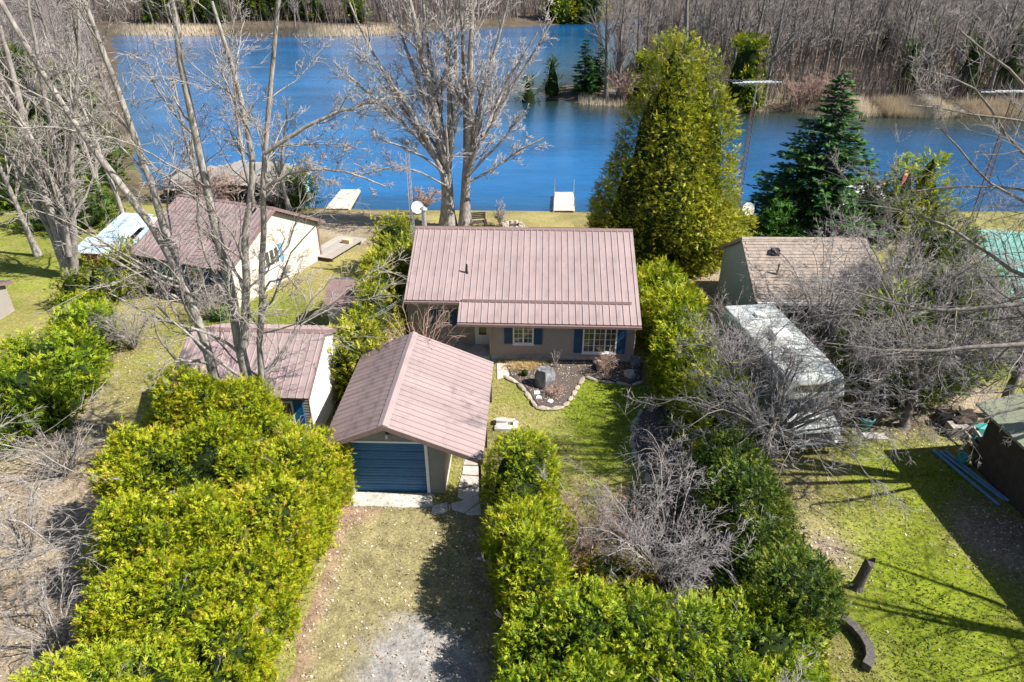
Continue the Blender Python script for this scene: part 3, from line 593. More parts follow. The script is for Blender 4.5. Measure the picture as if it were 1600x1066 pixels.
# ------------------------------------------------------------------ little garden shed
gs = thing('garden_shed', 'small ribbed metal garden shed with dark gambrel roof beside the yellow cedar hedge', 'shed', (-8.65, 28.7, 0), R(-2))
m = MB(); W, Dp = 1.75, 2.3
prof = [(0, 1.55), (.42, 2.05), (Dp/2, 2.28), (Dp-.42, 2.05), (Dp, 1.55)]
m.hexa([(0, 0, 0)]+[(0, y, z-.02) for y, z in prof]+[(0, Dp, 0)], [(W, 0, 0)]+[(W, y, z-.02) for y, z in prof]+[(W, Dp, 0)])
gsw = m.build('wall', 'galvanized', gs)
m = MB(FRONT)
for k in range(12): m.box(.04+k*.145, .10+k*.145, .001, .02, .05, 1.5)
m.build('rib', 'galvanized', gsw)
for k, c in enumerate((.0, .88)): MB(FRONT).box(.05+c*.95, .86+c*.95, .021, .03, .08, 1.42).build('door', 'metal_grey', gs)
for k in range(4):
    (ya, za), (yb, zb) = prof[k], prof[k+1]; ya -= .08 if k == 0 else 0; yb += .08 if k == 3 else 0
    MB().hexa([(-.08, ya, za), (W+.08, ya, za), (W+.08, yb, zb), (-.08, yb, zb)], [(-.08, ya, za+.03), (W+.08, ya, za+.03), (W+.08, yb, zb+.03), (-.08, yb, zb+.03)]).build('roof_panel', 'roof_slate' if k > 1 else 'trim_brown', gs)

# ------------------------------------------------------------------ right cottage with shingled roof
rc = thing('shingled_cottage', 'sage walled cottage with tan asphalt shingle roof behind bare branches', 'house', (16.7, 27.9, 0), R(-1))
rrf, rrz = gable_house(rc, -5.6, 6.0, 2.2, .52, .4, 'siding_sage', 'siding_sage', None, side_ov=.15, trim='shingle')
m = MB(); K2 = .52; L = (3.4)/vec2(1, K2).y; st = .2; u = vec2(1, K2); N = Vector((0, -u.z, u.y)); rgx = random.Random(2)
for k in range(int(L/st)):
    for q in range(11):
        a = -5.75+q*5.9/11+(k % 2)*.12; b = min(a+5.9/11-.01, .14); a = max(a, -5.74); j = rgx.uniform(0, .008)
        p0 = Vector((0, -.4, 2.2))+u*(k*st); p1 = p0+u*(st*1.04)
        m.hexa([(a, *(p0)[1:]), (b, *(p0)[1:]), (b, *(p1)[1:]), (a, *(p1)[1:])], [(a, *(p0+N*(.028+j))[1:]), (b, *(p0+N*(.028+j))[1:]), (b, *(p1+N*.008)[1:]), (a, *(p1+N*.008)[1:])])
sh = m.build('shingle_courses', 'shingle', rrf)
zq = lambda y: 2.2+(y+.4)*.52
MB().box(-4.55, -4.2, 1.95, 2.3, zq(1.95)-.1, zq(2.3)+.16).build('roof_vent', 'black_plastic', rrf)
MB().bar((-4.55, 1.0, zq(1)-.1), (-4.5, 1.0, zq(1)+.55), .05, 8).build('vent_pipe', 'rusty_steel', rrf)
MB().box(-5.7, -.1, -.5, -.405, 2.08, 2.2).build('gutter', 'white_paint', rrf)
window(rc, FRONT, -4.2, -3.0, .9, 1.8, .004, 2, (1, 1)); window(rc, LEFT if False else FRONT, -1.9, -.9, .9, 1.8, .004, 2, (1, 1))

# ------------------------------------------------------------------ green roofed barn and olive shed at the right
gb = thing('green_roof_house', 'house with sea green ribbed metal roof behind bare branches', 'house', (30.2, 25.6, 0), R(-14))
gable_house(gb, -8.6, 8.0, 2.3, .42, .4, 'wall_cream', 'wall_cream', 'roof_green', side_ov=.25, trim='roof_green')
window(gb, FRONT, -6.0, -4.6, .9, 1.9, .004, 2, (1, 1))
osd = thing('olive_lean_to', 'lean to shed with pale olive metal roof, junk stored under its eave', 'shed', (15.7, 19.0, 0), R(1.5))
MB().hexa([(.55, -9.5, 0), (4.6, -9.5, 0), (4.6, 0, 0), (.55, 0, 0)], [(.55, -9.5, 2.4), (4.6, -9.5, 3.5), (4.6, 0, 3.5), (.55, 0, 2.4)]).build('wall', 'dark_wood', osd)
m = MB(lambda u, n, v: (.55-n, u, v)); lap(m, -9.5, 0, .1, 2.3, .2, n0=.002); m.build('clapboard', 'dark_wood', osd)
m = MB(lambda u, n, v: (u, n, v)); lap(m, .56, 4.6, .1, 2.4, .2, n0=.002); m.build('clapboard', 'dark_wood', osd)
S = Vector((1, 0, .27)).normalized(); d_ = MB(); deck(d_, (0, -9.7, 2.45), (0, 1, 0), S, 9.9, 5.0, .1); orf = d_.build('roof', 'roof_olive', osd); slope(orf, (0, -9.7, 2.45), (0, 1, 0), S, 9.9, 4.98, 'roof_olive', .9)
window(osd, lambda u, n, v: (.55-n, u, v), -5.0, -4.0, .9, 1.7, .03, 2, (1, 1))
lb = thing('corner_cabin', 'grey shingled roof corner of a cabin at the end of the cedar hedge', 'house', (-25.6, 25.8, 0), R(-3))
gable_house(lb, -5.0, 5.4, 1.5, .30, .3, 'siding_grey', 'siding_grey', 'roof_slate', side_ov=.2)
# ------------------------------------------------------------------ motorhome
mh = thing('motorhome', 'old white motorhome with overcab bunk and chrome bumper under bare branches', 'motorhome', (10.85, 19.45, 0), R(6))
w = 1.12
MB().hexa([(-w, 2.1, .55), (w, 2.1, .55), (w, 6.9, .55), (-w, 6.9, .55)], [(-w+.03, 2.1, 2.72), (w-.03, 2.1, 2.72), (w-.03, 6.9, 2.72), (-w+.03, 6.9, 2.72)]).build('body', 'vehicle_paint', mh, .08)
MB().hexa([(-w, .75, 1.95), (w, .75, 1.95), (w, 2.12, 1.8), (-w, 2.12, 1.8)], [(-w+.05, 1.0, 2.7), (w-.05, 1.0, 2.7), (w-.05, 2.12, 2.72), (-w+.05, 2.12, 2.72)]).build('overcab_bunk', 'vehicle_paint', mh, .1)
MB().hexa([(-.95, .12, .55), (.95, .12, .55), (1.0, 2.1, .5), (-1.0, 2.1, .5)], [(-.88, .2, 1.02), (.88, .2, 1.02), (.97, 1.05, 1.2), (-.97, 1.05, 1.2)]).build('hood', 'vehicle_paint', mh, .07)
cab = MB().hexa([(-.98, 1.05, .5), (.98, 1.05, .5), (1.0, 2.1, .5), (-1.0, 2.1, .5)], [(-.98, 1.06, 1.2), (.98, 1.06, 1.2), (1.0, 2.1, 1.85), (-1.0, 2.1, 1.85)]).build('cab', 'vehicle_paint', mh)
MB().hexa([(-.9, 1.07, 1.21), (.9, 1.07, 1.21), (.9, 1.12, 1.21), (-.9, 1.12, 1.21)], [(-.85, 1.55, 1.86), (.85, 1.55, 1.86), (.85, 1.62, 1.86), (-.85, 1.62, 1.86)]).build('windshield', 'window_glass', mh)
for sx in (-1, 1):
    MB().hexa([(sx*.985, 1.2, 1.25), (sx*.985, 2.0, 1.25), (sx*.985, 2.0, 1.8), (sx*.985, 1.65, 1.8)], [(sx*1.012, 1.2, 1.25), (sx*1.012, 2.0, 1.25), (sx*1.012, 2.0, 1.8), (sx*1.012, 1.65, 1.8)]).build('side_window', 'window_glass', mh)
    MB().bar((sx*.72, .13, .78), (sx*.72, .06, .78), .09, 14).build('headlight', 'dish_white', mh)
    MB().box(min(sx*1.05, sx*1.28), max(sx*1.05, sx*1.28), 1.15, 1.22, 1.25, 1.5).build('mirror', 'black_plastic', mh)
    for y in (.95, 5.2):
        wh = MB().bar((sx*.72, y, .36), (sx*1.0, y, .36), .36, 20).build('wheel', 'rubber', mh, .03)
        MB().bar((sx*1.001, y, .36), (sx*1.02, y, .36), .2, 16).build('rim', 'metal_grey', wh)
    MB().box(min(sx*1.115, sx*1.135), max(sx*1.115, sx*1.135), 2.15, 6.85, 1.1, 1.3).build('stripe', 'vehicle_stripe', mh)
    for y in (2.8, 5.0): MB().box(min(sx*1.09, sx*1.12), max(sx*1.09, sx*1.12), y, y+1.2, 1.55, 2.2).build('side_window', 'window_glass', mh)
MB(FRONT).box(-.75, .75, -.88, -.83, 2.1, 2.5).build('bunk_window', 'window_glass', mh)
MB(FRONT).box(-.55, .55, -.14, -.1, .62, .92).build('grille', 'black_plastic', mh)
MB(FRONT).box(-1.0, 1.0, -.1, .08, .40, .58).build('bumper', 'chrome', mh, .03)
MB().box(-.35, .35, 3.6, 4.3, 2.72, 2.98).build('air_conditioner', 'white_paint', mh, .05)
for y in (2.7, 5.6): MB().box(-.2, .2, y, y+.4, 2.72, 2.84).build('roof_vent', 'white_paint', mh, .03)
# ------------------------------------------------------------------ docks
def dock(name, label, corners, z):
    a, b, c, d = [Vector(p) for p in corners]
    t = thing(name, label, 'dock', (a.x, a.y, 0))
    n = 24
    for k in range(n):
        f0, f1 = k/n, (k+.9)/n
        q = [a.lerp(d, f0)-a, b.lerp(c, f0)-a, b.lerp(c, f1)-a, a.lerp(d, f1)-a]
        MB().hexa([(p.x, p.y, z) for p in q], [(p.x, p.y, z+.05) for p in q]).build('plank', 'dock_wood', t)
    for p, q in ((a, d), (b, c)):
        e = (q-p).normalized(); s = Vector((-e.y, e.x, 0))*.05; P = [p-a+s, p-a-s, q-a-s, q-a+s]
        MB().hexa([(v.x, v.y, z-.15) for v in P], [(v.x, v.y, z-.002) for v in P]).build('beam', 'raw_lumber', t)
    return t
d1 = dock('dock', 'pale plank dock running out into the lake at a slant', [G(508, 327, -.5), G(545, 327, -.5), G(562, 297, -.5), G(533, 297, -.5)], -.5)
d2 = dock('dock', 'short straight plank dock with thin metal posts at its corners', [G(865, 330, -.5), G(897, 330, -.5), G(895, 301, -.5), G(867, 301, -.5)], -.5)
for (x, y) in ((866, 303), (896, 303), (865, 322), (897, 322)):
    p = G(x, y, -.5); q = p-Vector((*d2.location,)); MB().bar((q.x, q.y, -1.6), (q.x, q.y, .65 if y < 310 else 0.2), .04, 6).build('post', 'metal_grey', d2)
for (x, y) in ((512, 322), (545, 322), (558, 300), (536, 300)):
    p = G(x, y, -.5); q = p-Vector((*d1.location,)); MB().bar((q.x, q.y, -1.8), (q.x, q.y, -.4), .05, 6).build('post', 'dark_wood', d1)
pb = thing('pontoon_boat', 'white pontoon boat moored behind the dark spruce', 'boat', (26.4, 51.6, WATER_Z), R(24))
for y in (-.8, .8): MB().bar((-2.6, y, .05), (2.6, y, .05), .3, 12).build('pontoon', 'metal_grey', pb, smooth=False)
MB().box(-2.5, 2.4, -1.1, 1.1, .32, .42).build('boat_deck', 'dish_white', pb)
MB().hexa([(-2.4, -1.0, .42), (2.3, -1.0, .42), (2.3, 1.0, .42), (-2.4, 1.0, .42)], [(-2.2, -.7, 1.15), (2.0, -.7, 1.2), (2.0, .7, 1.2), (-2.2, .7, 1.15)]).build('canvas_cover', 'white_paint', pb, .08)
# ------------------------------------------------------------------ antennas and dishes
def lattice(t, h, r0=.22, r1=.14, n=26, mat='rusty_steel'):
    leg = [(math.cos(a), math.sin(a)) for a in (R(90), R(210), R(330))]
    for cx, cy in leg: MB().bar((cx*r0, cy*r0, 0), (cx*r1, cy*r1, h), .022, 5).build('tower_leg', mat, t)
    m = MB()
    for k in range(n):
        z0, z1 = h*k/n, h*(k+1)/n; ra, rb = r0+(r1-r0)*k/n, r0+(r1-r0)*(k+1)/n
        for i in range(3):
            (ax, ay), (bx, by) = leg[i], leg[(i+1) % 3]
            m.bar((ax*ra, ay*ra, z0), (bx*ra, by*ra, z0), .012, 4); m.bar((ax*ra, ay*ra, z0), (bx*rb, by*rb, z1), .010, 4)
    m.build('bracing', mat, t)
def aerial(t, z, L, n, w0, w1, rz=0):
    c, s = math.cos(rz), math.sin(rz); f = lambda x, y, q: (x*c-y*s, x*s+y*c, q)
    MB().bar(f(-L/2, 0, z), f(L/2, 0, z), .025, 5).bar(f(-L*.3, 0, z+.06), f(L*.3, 0, z+.06), .018, 5).build('boom', 'metal_grey', t)
    m = MB()
    for k in range(n):
        x = -L/2+L*(k+.3)/n; w = w0+(w1-w0)*k/n; m.bar(f(x, -w, z+.03), f(x, w, z+.03), .012, 4)
    m.build('elements', 'metal_grey', t)
def dish(t, c, r, face, mat='dish_white'):
    face = Vector(face).normalized(); q = face.to_track_quat('Z', 'Y'); prof = [(r*k/6, .28*r*(k/6)**2) for k in range(7)]
    m = MB(lambda x, y, z: tuple(Vector(c)+q @ Vector((x, y, z)))); sg = 20
    vs = [(rr*math.cos(2*math.pi*i/sg), rr*math.sin(2*math.pi*i/sg), z) for rr, z in prof for i in range(sg)]; nn = len(vs)
    vs += [(x, y, z-.02) for x, y, z in vs]
    fs = [(o+j*sg+i, o+j*sg+(i+1) % sg, o+(j+1)*sg+(i+1) % sg, o+(j+1)*sg+i) for o in (0, nn) for j in range(6) for i in range(sg)]
    fs += [(6*sg+i, 6*sg+(i+1) % sg, nn+6*sg+(i+1) % sg, nn+6*sg+i) for i in range(sg)]
    m.add(vs, fs); o = m.build('dish', mat, t)
    MB(m.xf).bar((0, -r*.9, .25*r), (0, 0, r*.95), .018, 5).build('feed_arm', 'metal_grey', o)
at = thing('antenna_tower', 'rusty lattice tower with a wide flat aerial and white dish beside the tall cedars', 'antenna', (14.25, 42.0, 0))
lattice(at, 8.2); MB().bar((0, 0, 8.0), (0, 0, 9.45), .035, 6).build('mast', 'metal_grey', at)
MB().bar((0, 0, 8.9), (-.5, 0, 9.35), .018, 4).bar((0, 0, 8.9), (.5, 0, 9.35), .018, 4).build('strut', 'raw_lumber', at)
aerial(at, 9.4, 3.0, 12, 1.3, .5, R(8)); dish(at, (.55, -.45, 1.95), .42, (.25, -.95, .35)); MB().bar((0, 0, 1.9), (.53, -.35, 1.95), .03, 5).build('dish_bracket', 'metal_grey', at)
am = thing('antenna_mast', 'thin lattice mast with a white satellite dish rising beside the bungalow chimney', 'antenna', (-5.35, 35.2, 0))
lattice(am, 7.0, .12, .10, 26, 'metal_grey'); dish(am, (.35, -.25, 4.2), .33, (.35, -.9, .3)); MB().bar((0, 0, 4.1), (.35, -.18, 4.2), .03, 5).build('dish_bracket', 'metal_grey', am)
rt = thing('antenna_tower', 'dark lattice tower with a long white aerial seen through bare branches', 'antenna', (25.6, 36.5, 0))
lattice(rt, 9.6, .2, .12); aerial(rt, 9.75, 3.6, 12, .7, .25, R(2))
MB().bar((0, 0, 9.5), (0, 0, 9.8), .03, 6).build('mast', 'metal_grey', rt)
fl = thing('flag_pole', 'short pole with a small red pennant near the right shore cedars', 'flag', (24.0, 41.5, 0))
MB().bar((0, 0, 0), (0, 0, 4.3), .03, 6).build('pole', 'metal_grey', fl)
MB().hexa([(.03, -.01, 3.5), (.28, .12, 3.75), (.32, .1, 4.2), (.03, -.01, 4.28)], [(.03, .01, 3.5), (.28, .14, 3.75), (.32, .12, 4.2), (.03, .01, 4.28)]).build('pennant', 'red_flag', fl)
pc = thing('power_cable', 'three pale service cables strung from the bungalow corner to the workshop', 'cable')
for k in range(3):
    a, b = Vector((-4.75, 27.75-.05*k, 2.45-.06*k)), Vector((-7.1, 24.75, 2.25-.07*k)); m = MB(); prev = a
    for i in range(1, 9):
        t = i/8; p = a.lerp(b, t)-Vector((0, 0, .25*4*t*(1-t)*.4)); m.bar(prev, p, .011, 4); prev = p
    m.build('wire', 'metal_grey', pc)
# ------------------------------------------------------------------ shore furniture
def lounge(t, rz):
    pass
be = thing('garden_bench', 'dark wooden slatted bench at the foot of the big twin trunked tree', 'bench', tuple(G(742, 357)), R(12))
for k in range(5): MB().box(-.8, .8, -.3+k*.13, -.2+k*.13, .42, .45).build('seat_slat', 'dark_wood', be)
for k in range(4): MB().box(-.8, .8, .36, .39, .52+k*.12, .61+k*.12).build('back_slat', 'dark_wood', be)
for x in (-.75, .7): MB().box(x, x+.06, -.32, -.25, 0, .6).box(x, x+.06, .3, .36, 0, .98).box(x, x+.06, -.33, .3, .6, .64).build('bench_end', 'dark_wood', be)
fp = thing('fire_pit', 'round fire pit of rough brown stones on the lawn by the lake', 'fire pit', tuple(G(801, 357)))
sm = [stone_mesh('stone', 'rock', s, .6) for s in range(4)]
for k in range(11): a = 2*math.pi*k/11; inst(sm[k % 4], 'stone', fp, (.62*math.cos(a), .62*math.sin(a), 0), (0, 0, a), (.42, .34, .55))
MB().lathe([(.5, .0), (.5, .06), (.1, .1)], 12).build('ash_bed', 'mulch', fp)
# ------------------------------------------------------------------ front garden bed with edging stones, rocks, ornaments
def px_poly(l, z): return [tuple(G(x, y)[:2])+(z,) for x, y in l]
def bed(name, pts, h, label, mat='mulch'):
    P = px_poly(pts, 0); m = MB(); n = len(P); cx = sum(p[0] for p in P)/n; cy = sum(p[1] for p in P)/n
    lo = [(p[0], p[1], .002) for p in P]; hi = [(cx+(p[0]-cx)*.95, cy+(p[1]-cy)*.95, h) for p in P]
    m.hexa(lo, hi); return struct(m.build(name, mat), label)
bedpx = [(788, 572), (815, 567), (880, 563), (940, 563), (985, 566), (1003, 575), (1003, 594), (985, 600), (960, 597), (935, 593), (913, 588), (902, 600), (893, 617), (880, 634), (860, 638), (838, 636), (830, 624), (822, 610), (808, 598), (795, 590)]
gbed = bed('garden_bed', bedpx, .07, 'dark mulched flower bed before the bungalow')
edge_meshes = [stone_mesh('edging_stone', 'edge_stone', 20+s, .55) for s in range(5)]
def edging(parent, pts, step, rg, s0=.34):
    P = [G(x, y) for x, y in pts]; k = 0
    for a, b in zip(P, P[1:]):
        L = (b-a).length; n = max(1, round(L/step)); ang = math.atan2(b.y-a.y, b.x-a.x)
        for i in range(n):
            p = a.lerp(b, (i+.5)/n); s = s0*rg.uniform(.85, 1.15)
            inst(rg.choice(edge_meshes), 'edging_stone', parent, (p.x, p.y, 0), (0, 0, ang+rg.uniform(-.15, .15)), (L/n*1.06, s*.70, rg.uniform(.13, .20))); k += 1
rg = random.Random(11)
edging(gbed, [(788, 588), (808, 600), (822, 612), (829, 626), (838, 638), (860, 641), (881, 637), (895, 620), (904, 603), (913, 590)], .55, rg); edging(gbed, [(913, 590), (935, 596), (960, 600), (985, 603), (1006, 598)], .6, rg, .3)
def rock(label, px, py, sc, mat='rock', seed=1, flat=.7, name='rock'):
    p = G(px, py); o = inst(stone_mesh(name, mat, seed, flat), name, None, (p.x, p.y, 0.02), (0, 0, seed), sc)
    mo = o.modifiers.new('sub', 'SUBSURF'); mo.levels = mo.render_levels = 2; mo.subdivision_type = 'SIMPLE'
    tx = bpy.data.textures.new('rk', 'CLOUDS'); tx.noise_scale = .35; dm = o.modifiers.new('d', 'DISPLACE'); dm.texture = tx; dm.strength = .16
    return tag(o, label, 'rock')
rock('large dark grey boulder in the middle of the mulched flower bed', 850, 603, (.95, .8, 1.0), 'boulder', 3, .8, 'boulder')
rock('tan rock lying against the bungalow wall in the flower bed', 938, 578, (.75, .45, .5), 'rock', 8)
rock('brown rock at the shaded end of the flower bed', 983, 590, (.6, .5, .45), 'rock', 12)
rock('dark rock at the bungalow corner by the downspout', 993, 571, (.6, .55, .6), 'boulder', 15)
gn = tag(stone_mesh and MB().lathe([(.11, .02), (.13, .05), (.11, .09), (.05, .10)], 12, tuple(G(860, 629))).build('garden_ornament', 'white_paint'), 'small round white ornament near the front tip of the flower bed', 'ornament')
p = G(839, 617); m = MB(); m.box(p.x-.12, p.x+.12, p.y-.1, p.y-.05, .07, .13).box(p.x-.12, p.x+.12, p.y+.05, p.y+.1, .07, .13).box(p.x-.12, p.x-.06, p.y-.05, p.y+.05, .07, .128).box(p.x+.06, p.x+.12, p.y-.05, p.y+.05, .07, .128)
tag(m.build('garden_ornament', 'white_paint'), 'small hollow square white ornament in the flower bed mulch', 'ornament')
p = G(842, 624); tag(MB().hexa([(p.x-.14, p.y-.08, .05), (p.x+.14, p.y-.08, .05), (p.x+.1, p.y+.08, .05), (p.x-.1, p.y+.08, .05)], [(p.x-.12, p.y-.07, .13), (p.x+.11, p.y-.07, .12), (p.x+.08, p.y+.07, .12), (p.x-.06, p.y+.07, .14)]).build('garden_ornament', 'white_paint'), 'small solid white stone ornament below the hollow square one', 'ornament')
p = G(861, 608); tag(MB().box(p.x-.05, p.x+.05, p.y-.02, p.y+.02, .05, .36).box(p.x-.09, p.x+.09, p.y-.021, p.y+.021, .37, .46).build('plant_marker', 'white_paint'), 'white plant marker in front of the dark boulder', 'marker')
sbed = bed('garden_bed', [(1002, 640), (1040, 632), (1085, 650), (1105, 720), (1110, 800), (1070, 810), (1035, 770), (1008, 735), (990, 700), (988, 665)], .05, 'dark mulched bed beside the cedar hedge')
edging(sbed, [(1004, 640), (990, 664), (988, 690), (993, 715), (1008, 738), (1018, 765)], .6, rg, .36)
# walkway: flagstones
wk = thing('walkway', 'path', 'path'); del wk['category']; wk['kind'] = 'structure'; wk['label'] = 'flagstone walk beside the garage'
def flag(pts, h=.035):
    P = [tuple(G(x, y)[:2]) for x, y in pts]; MB().hexa([(x, y, .006) for x, y in P], [(x, y, h) for x, y in P]).build('flagstone', 'flagstone', wk, .012)
flag([(727, 716), (752, 716), (751, 728), (724, 727)]); flag([(724, 729), (751, 730), (751, 744), (722, 742)]); flag([(721, 744), (752, 746), (751, 756), (722, 764), (716, 762)])
flag([(716, 764), (724, 766), (750, 758), (752, 772), (725, 783), (715, 778)], .04); flag([(705, 788), (722, 784), (748, 775), (750, 785), (726, 803), (706, 798)], .05); flag([(727, 803), (750, 787), (752, 806), (730, 806)], .045); flag([(676, 792), (699, 786), (700, 800), (692, 804), (674, 803)], .05); flag([(701, 789), (704, 789), (704, 799), (701, 799)], .04)
flag([(776, 568), (797, 566), (803, 575), (795, 588), (777, 594)], .04); flag([(799, 565), (815, 567), (806, 574)], .035); flag([(764, 556), (776, 560), (775, 566), (764, 563)])
st = thing('stone_step', 'small stack of pale stone slabs beside the garage roof edge', 'step', tuple(G(785, 668)))
for k, (x, y, a, b, z) in enumerate(((-.35, .2, .5, .22, 0), (.15, .22, .34, .2, 0), (-.3, -.25, .7, .24, 0), (-.25, -.02, .45, .2, .0), (.4, -.2, .2, .5, 0), (-.25, .1, .4, .2, .13))): MB().box(x, x+a, y, y+b, z, z+.12).build('slab', 'flagstone', st, .015)
# right-hand yard clutter
bn = thing('wheelie_bin', 'black lidded garbage bins huddled beside the motorhome', 'bin', tuple(G(1358, 662)), R(20))
def binmesh(t, x, y, mat, h=.95):
    b = MB().hexa([(x-.22, y-.24, 0), (x+.22, y-.24, 0), (x+.22, y+.24, 0), (x-.22, y+.24, 0)], [(x-.29, y-.33, h), (x+.29, y-.33, h), (x+.29, y+.33, h), (x-.29, y+.33, h)]).build('bin_body', mat, t)
    MB().hexa([(x-.31, y-.35, h), (x+.31, y-.35, h), (x+.31, y+.35, h), (x-.31, y+.35, h)], [(x-.26, y-.3, h+.08), (x+.26, y-.3, h+.08), (x+.26, y+.3, h+.1), (x-.26, y+.3, h+.1)]).build('lid', mat, b)
    for sx in (-.24, .24): MB().bar((x+sx, y+.28, .1), (x+sx*1.2, y+.28, .1), .1, 12).build('wheel', 'rubber', b)
binmesh(bn, 0, 0, 'black_plastic'); bn['label'] = 'black lidded wheelie bin standing right beside the motorhome hood'
b2 = thing('wheelie_bin', 'tall black wheelie bin with handle behind the shorter one by the motorhome', 'bin', tuple(G(1372, 648)), R(-10)); binmesh(b2, 0, 0, 'black_plastic', 1.08)
b3 = thing('planter_pot', 'blue green tapered planter pot in front of the black bins', 'pot', tuple(G(1352, 668))); MB().lathe([(.16, 0), (.25, .42), (.27, .44), (.22, .45), (.2, .38)], 14).build('pot', 'teal_plastic', b3); MB().lathe([(.19, .36), (.19, .385), (.02, .40)], 12).build('soil', 'mulch', b3)
sl_ = thing('paving_slab', 'two cracked grey paving slabs lying on the grass by the bins', 'slab', tuple(G(1366, 682))); MB().box(-.42, -.02, -.2, .2, .0, .06).build('slab', 'flagstone', sl_, .012); MB().box(.0, .42, -.22, .16, .0, .055).build('slab', 'flagstone', sl_, .012)
for i, (a, b) in enumerate((((1457, 706), (1560, 792)), ((1467, 708), (1567, 783)), ((1475, 707), (1575, 786)))):
    A, B = G(*a), G(*b); t = tag(MB().bar(A+Vector((0, 0, .07)), B+Vector((0, 0, .07)), .06, 8).build('plastic_pipe', 'pipe_blue'), 'long blue grey plastic pipe lying in the shade of the olive lean to', 'pipe', 'pipes lying under the lean to')
bk = thing('bucket', 'teal plastic bucket standing beside the blue grey pipes', 'bucket', tuple(G(1500, 724))); MB().lathe([(.14, 0), (.18, .36), (.195, .37), (.17, .375), (.15, .3)], 14).build('pail', 'teal_plastic', bk); MB().bar((-.18, 0, .36), (0, .12, .42), .01, 4).bar((0, .12, .42), (.18, 0, .36), .01, 4).build('handle', 'metal_grey', bk)
rg = random.Random(8)
jp = thing('junk_heap', 'heap of dark boxes, boards and tarpaulin under the olive eave', 'junk', tuple(G(1520, 690)))
for k in range(9):
    x, y = rg.uniform(-.6, .8), rg.uniform(-1.2, 1.6); s = rg.uniform(.25, .5); MB().hexa([(x-s, y-s*.7, 0), (x+s, y-s*.8, 0), (x+s*.9, y+s*.8, 0), (x-s*.9, y+s*.7, 0)], [(x-s*.8, y-s*.6, s*rg.uniform(.8, 1.6)), (x+s*.9, y-s*.6, s*1.2), (x+s*.7, y+s*.6, s*rg.uniform(.8, 1.5)), (x-s*.8, y+s*.6, s*1.1)]).build('box', rg.choice(['black_plastic', 'dark_wood', 'teal_plastic', 'old_wood']), jp)
for k in range(5): a = Vector((rg.uniform(-.5, .8), -1.8+rg.uniform(-.3, .3), .08+k*.02)); MB().bar(a, a+Vector((rg.uniform(-.2, .5), 2.2, .3)), .05, 4).build('board', 'old_wood', jp)
su = thing('tree_stump', 'weathered grey tree stump standing at the end of the cedar hedge', 'stump', tuple(G(1338, 918)))
m = MB(); nseg = 12; rr = [random.Random(6).uniform(.85, 1.15) for _ in range(nseg)]; rings = [(.19, 0), (.145, .14), (.125, .5), (.12, 1.0)]
vs = [(r*rr[i]*math.cos(2*math.pi*i/nseg)+z*.12, r*rr[i]*math.sin(2*math.pi*i/nseg), z+(.5*(rr[i]-1)+.1*math.cos(i) if z > .9 else 0)) for r, z in rings for i in range(nseg)]
m.add(vs, [(j*nseg+i, j*nseg+(i+1) % nseg, (j+1)*nseg+(i+1) % nseg, (j+1)*nseg+i) for j in range(3) for i in range(nseg)]+[tuple(range(3*nseg, 4*nseg))]); m.build('stem', 'stump', su)
lg = thing('stacked_timbers', 'curved stack of weathered grey timbers at the corner of the hedge', 'timber', tuple(G(1345, 1010)))
P = [(-.22, .75), (-.02, .45), (.08, .12), (.08, -.2), (-.02, -.48), (-.22, -.7)]
for lay in range(2):
    for (a, b) in zip(P, P[1:]):
        A, B = Vector((*a, 0)), Vector((*b, 0)); e = (B-A).normalized(); s = Vector((-e.y, e.x, 0))*.11; q = [A+s-e*.02*lay, B+s, B-s, A-s]
        MB().hexa([(v.x, v.y, lay*.13+.001*lay) for v in q], [(v.x, v.y, lay*.13+.125) for v in q]).build('timber', 'stump', lg, .012)
# ------------------------------------------------------------------ vegetation generators
def unit(v): return v/np.maximum(np.linalg.norm(v, axis=-1, keepdims=True), 1e-9)
def tubes(P, Rr, sides):
    B, k, _ = P.shape; T = np.gradient(P, axis=1); T = unit(T)
    ref = np.where(np.abs(T[..., 2:3]) > .9, np.array([1., 0, 0]), np.array([0, 0, 1.])); A = unit(np.cross(T, ref)); C = np.cross(T, A)
    th = np.arange(sides)*2*np.pi/sides
    V = P[:, :, None, :]+Rr[:, :, None, None]*(A[:, :, None, :]*np.cos(th)[None, None, :, None]+C[:, :, None, :]*np.sin(th)[None, None, :, None])
    I = np.arange(B*k*sides).reshape(B, k, sides); J = np.roll(I, -1, 2)
    F = np.stack([I[:, :-1], J[:, :-1], J[:, 1:], I[:, 1:]], -1).reshape(-1, 4)
    return V.reshape(-1, 3), F
def cones(P, Rr):                                    # straight twigs tapering to a point: 3 triangles each
    A, B = P[:, 0], P[:, -1]; T = unit(B-A); ref = np.where(np.abs(T[:, 2:3]) > .9, np.array([1., 0, 0]), np.array([0, 0, 1.])); U = unit(np.cross(T, ref)); W = np.cross(T, U); r = Rr[:, :1]
    V = np.stack([A+U*r, A+(-.5*U+.866*W)*r, A+(-.5*U-.866*W)*r, B], 1).reshape(-1, 3); I = np.arange(len(A))[:, None]*4
    return V, np.stack([np.concatenate([I, I+1, I+3, I+3], 1), np.concatenate([I+1, I+2, I+3, I+3], 1), np.concatenate([I+2, I, I+3, I+3], 1)], 1).reshape(-1, 4)
def join(parts):
    Vs, Fs, o = [], [], 0
    for V, F in parts: Vs.append(V); Fs.append(F+o); o += len(V)
    return np.concatenate(Vs), np.concatenate(Fs)
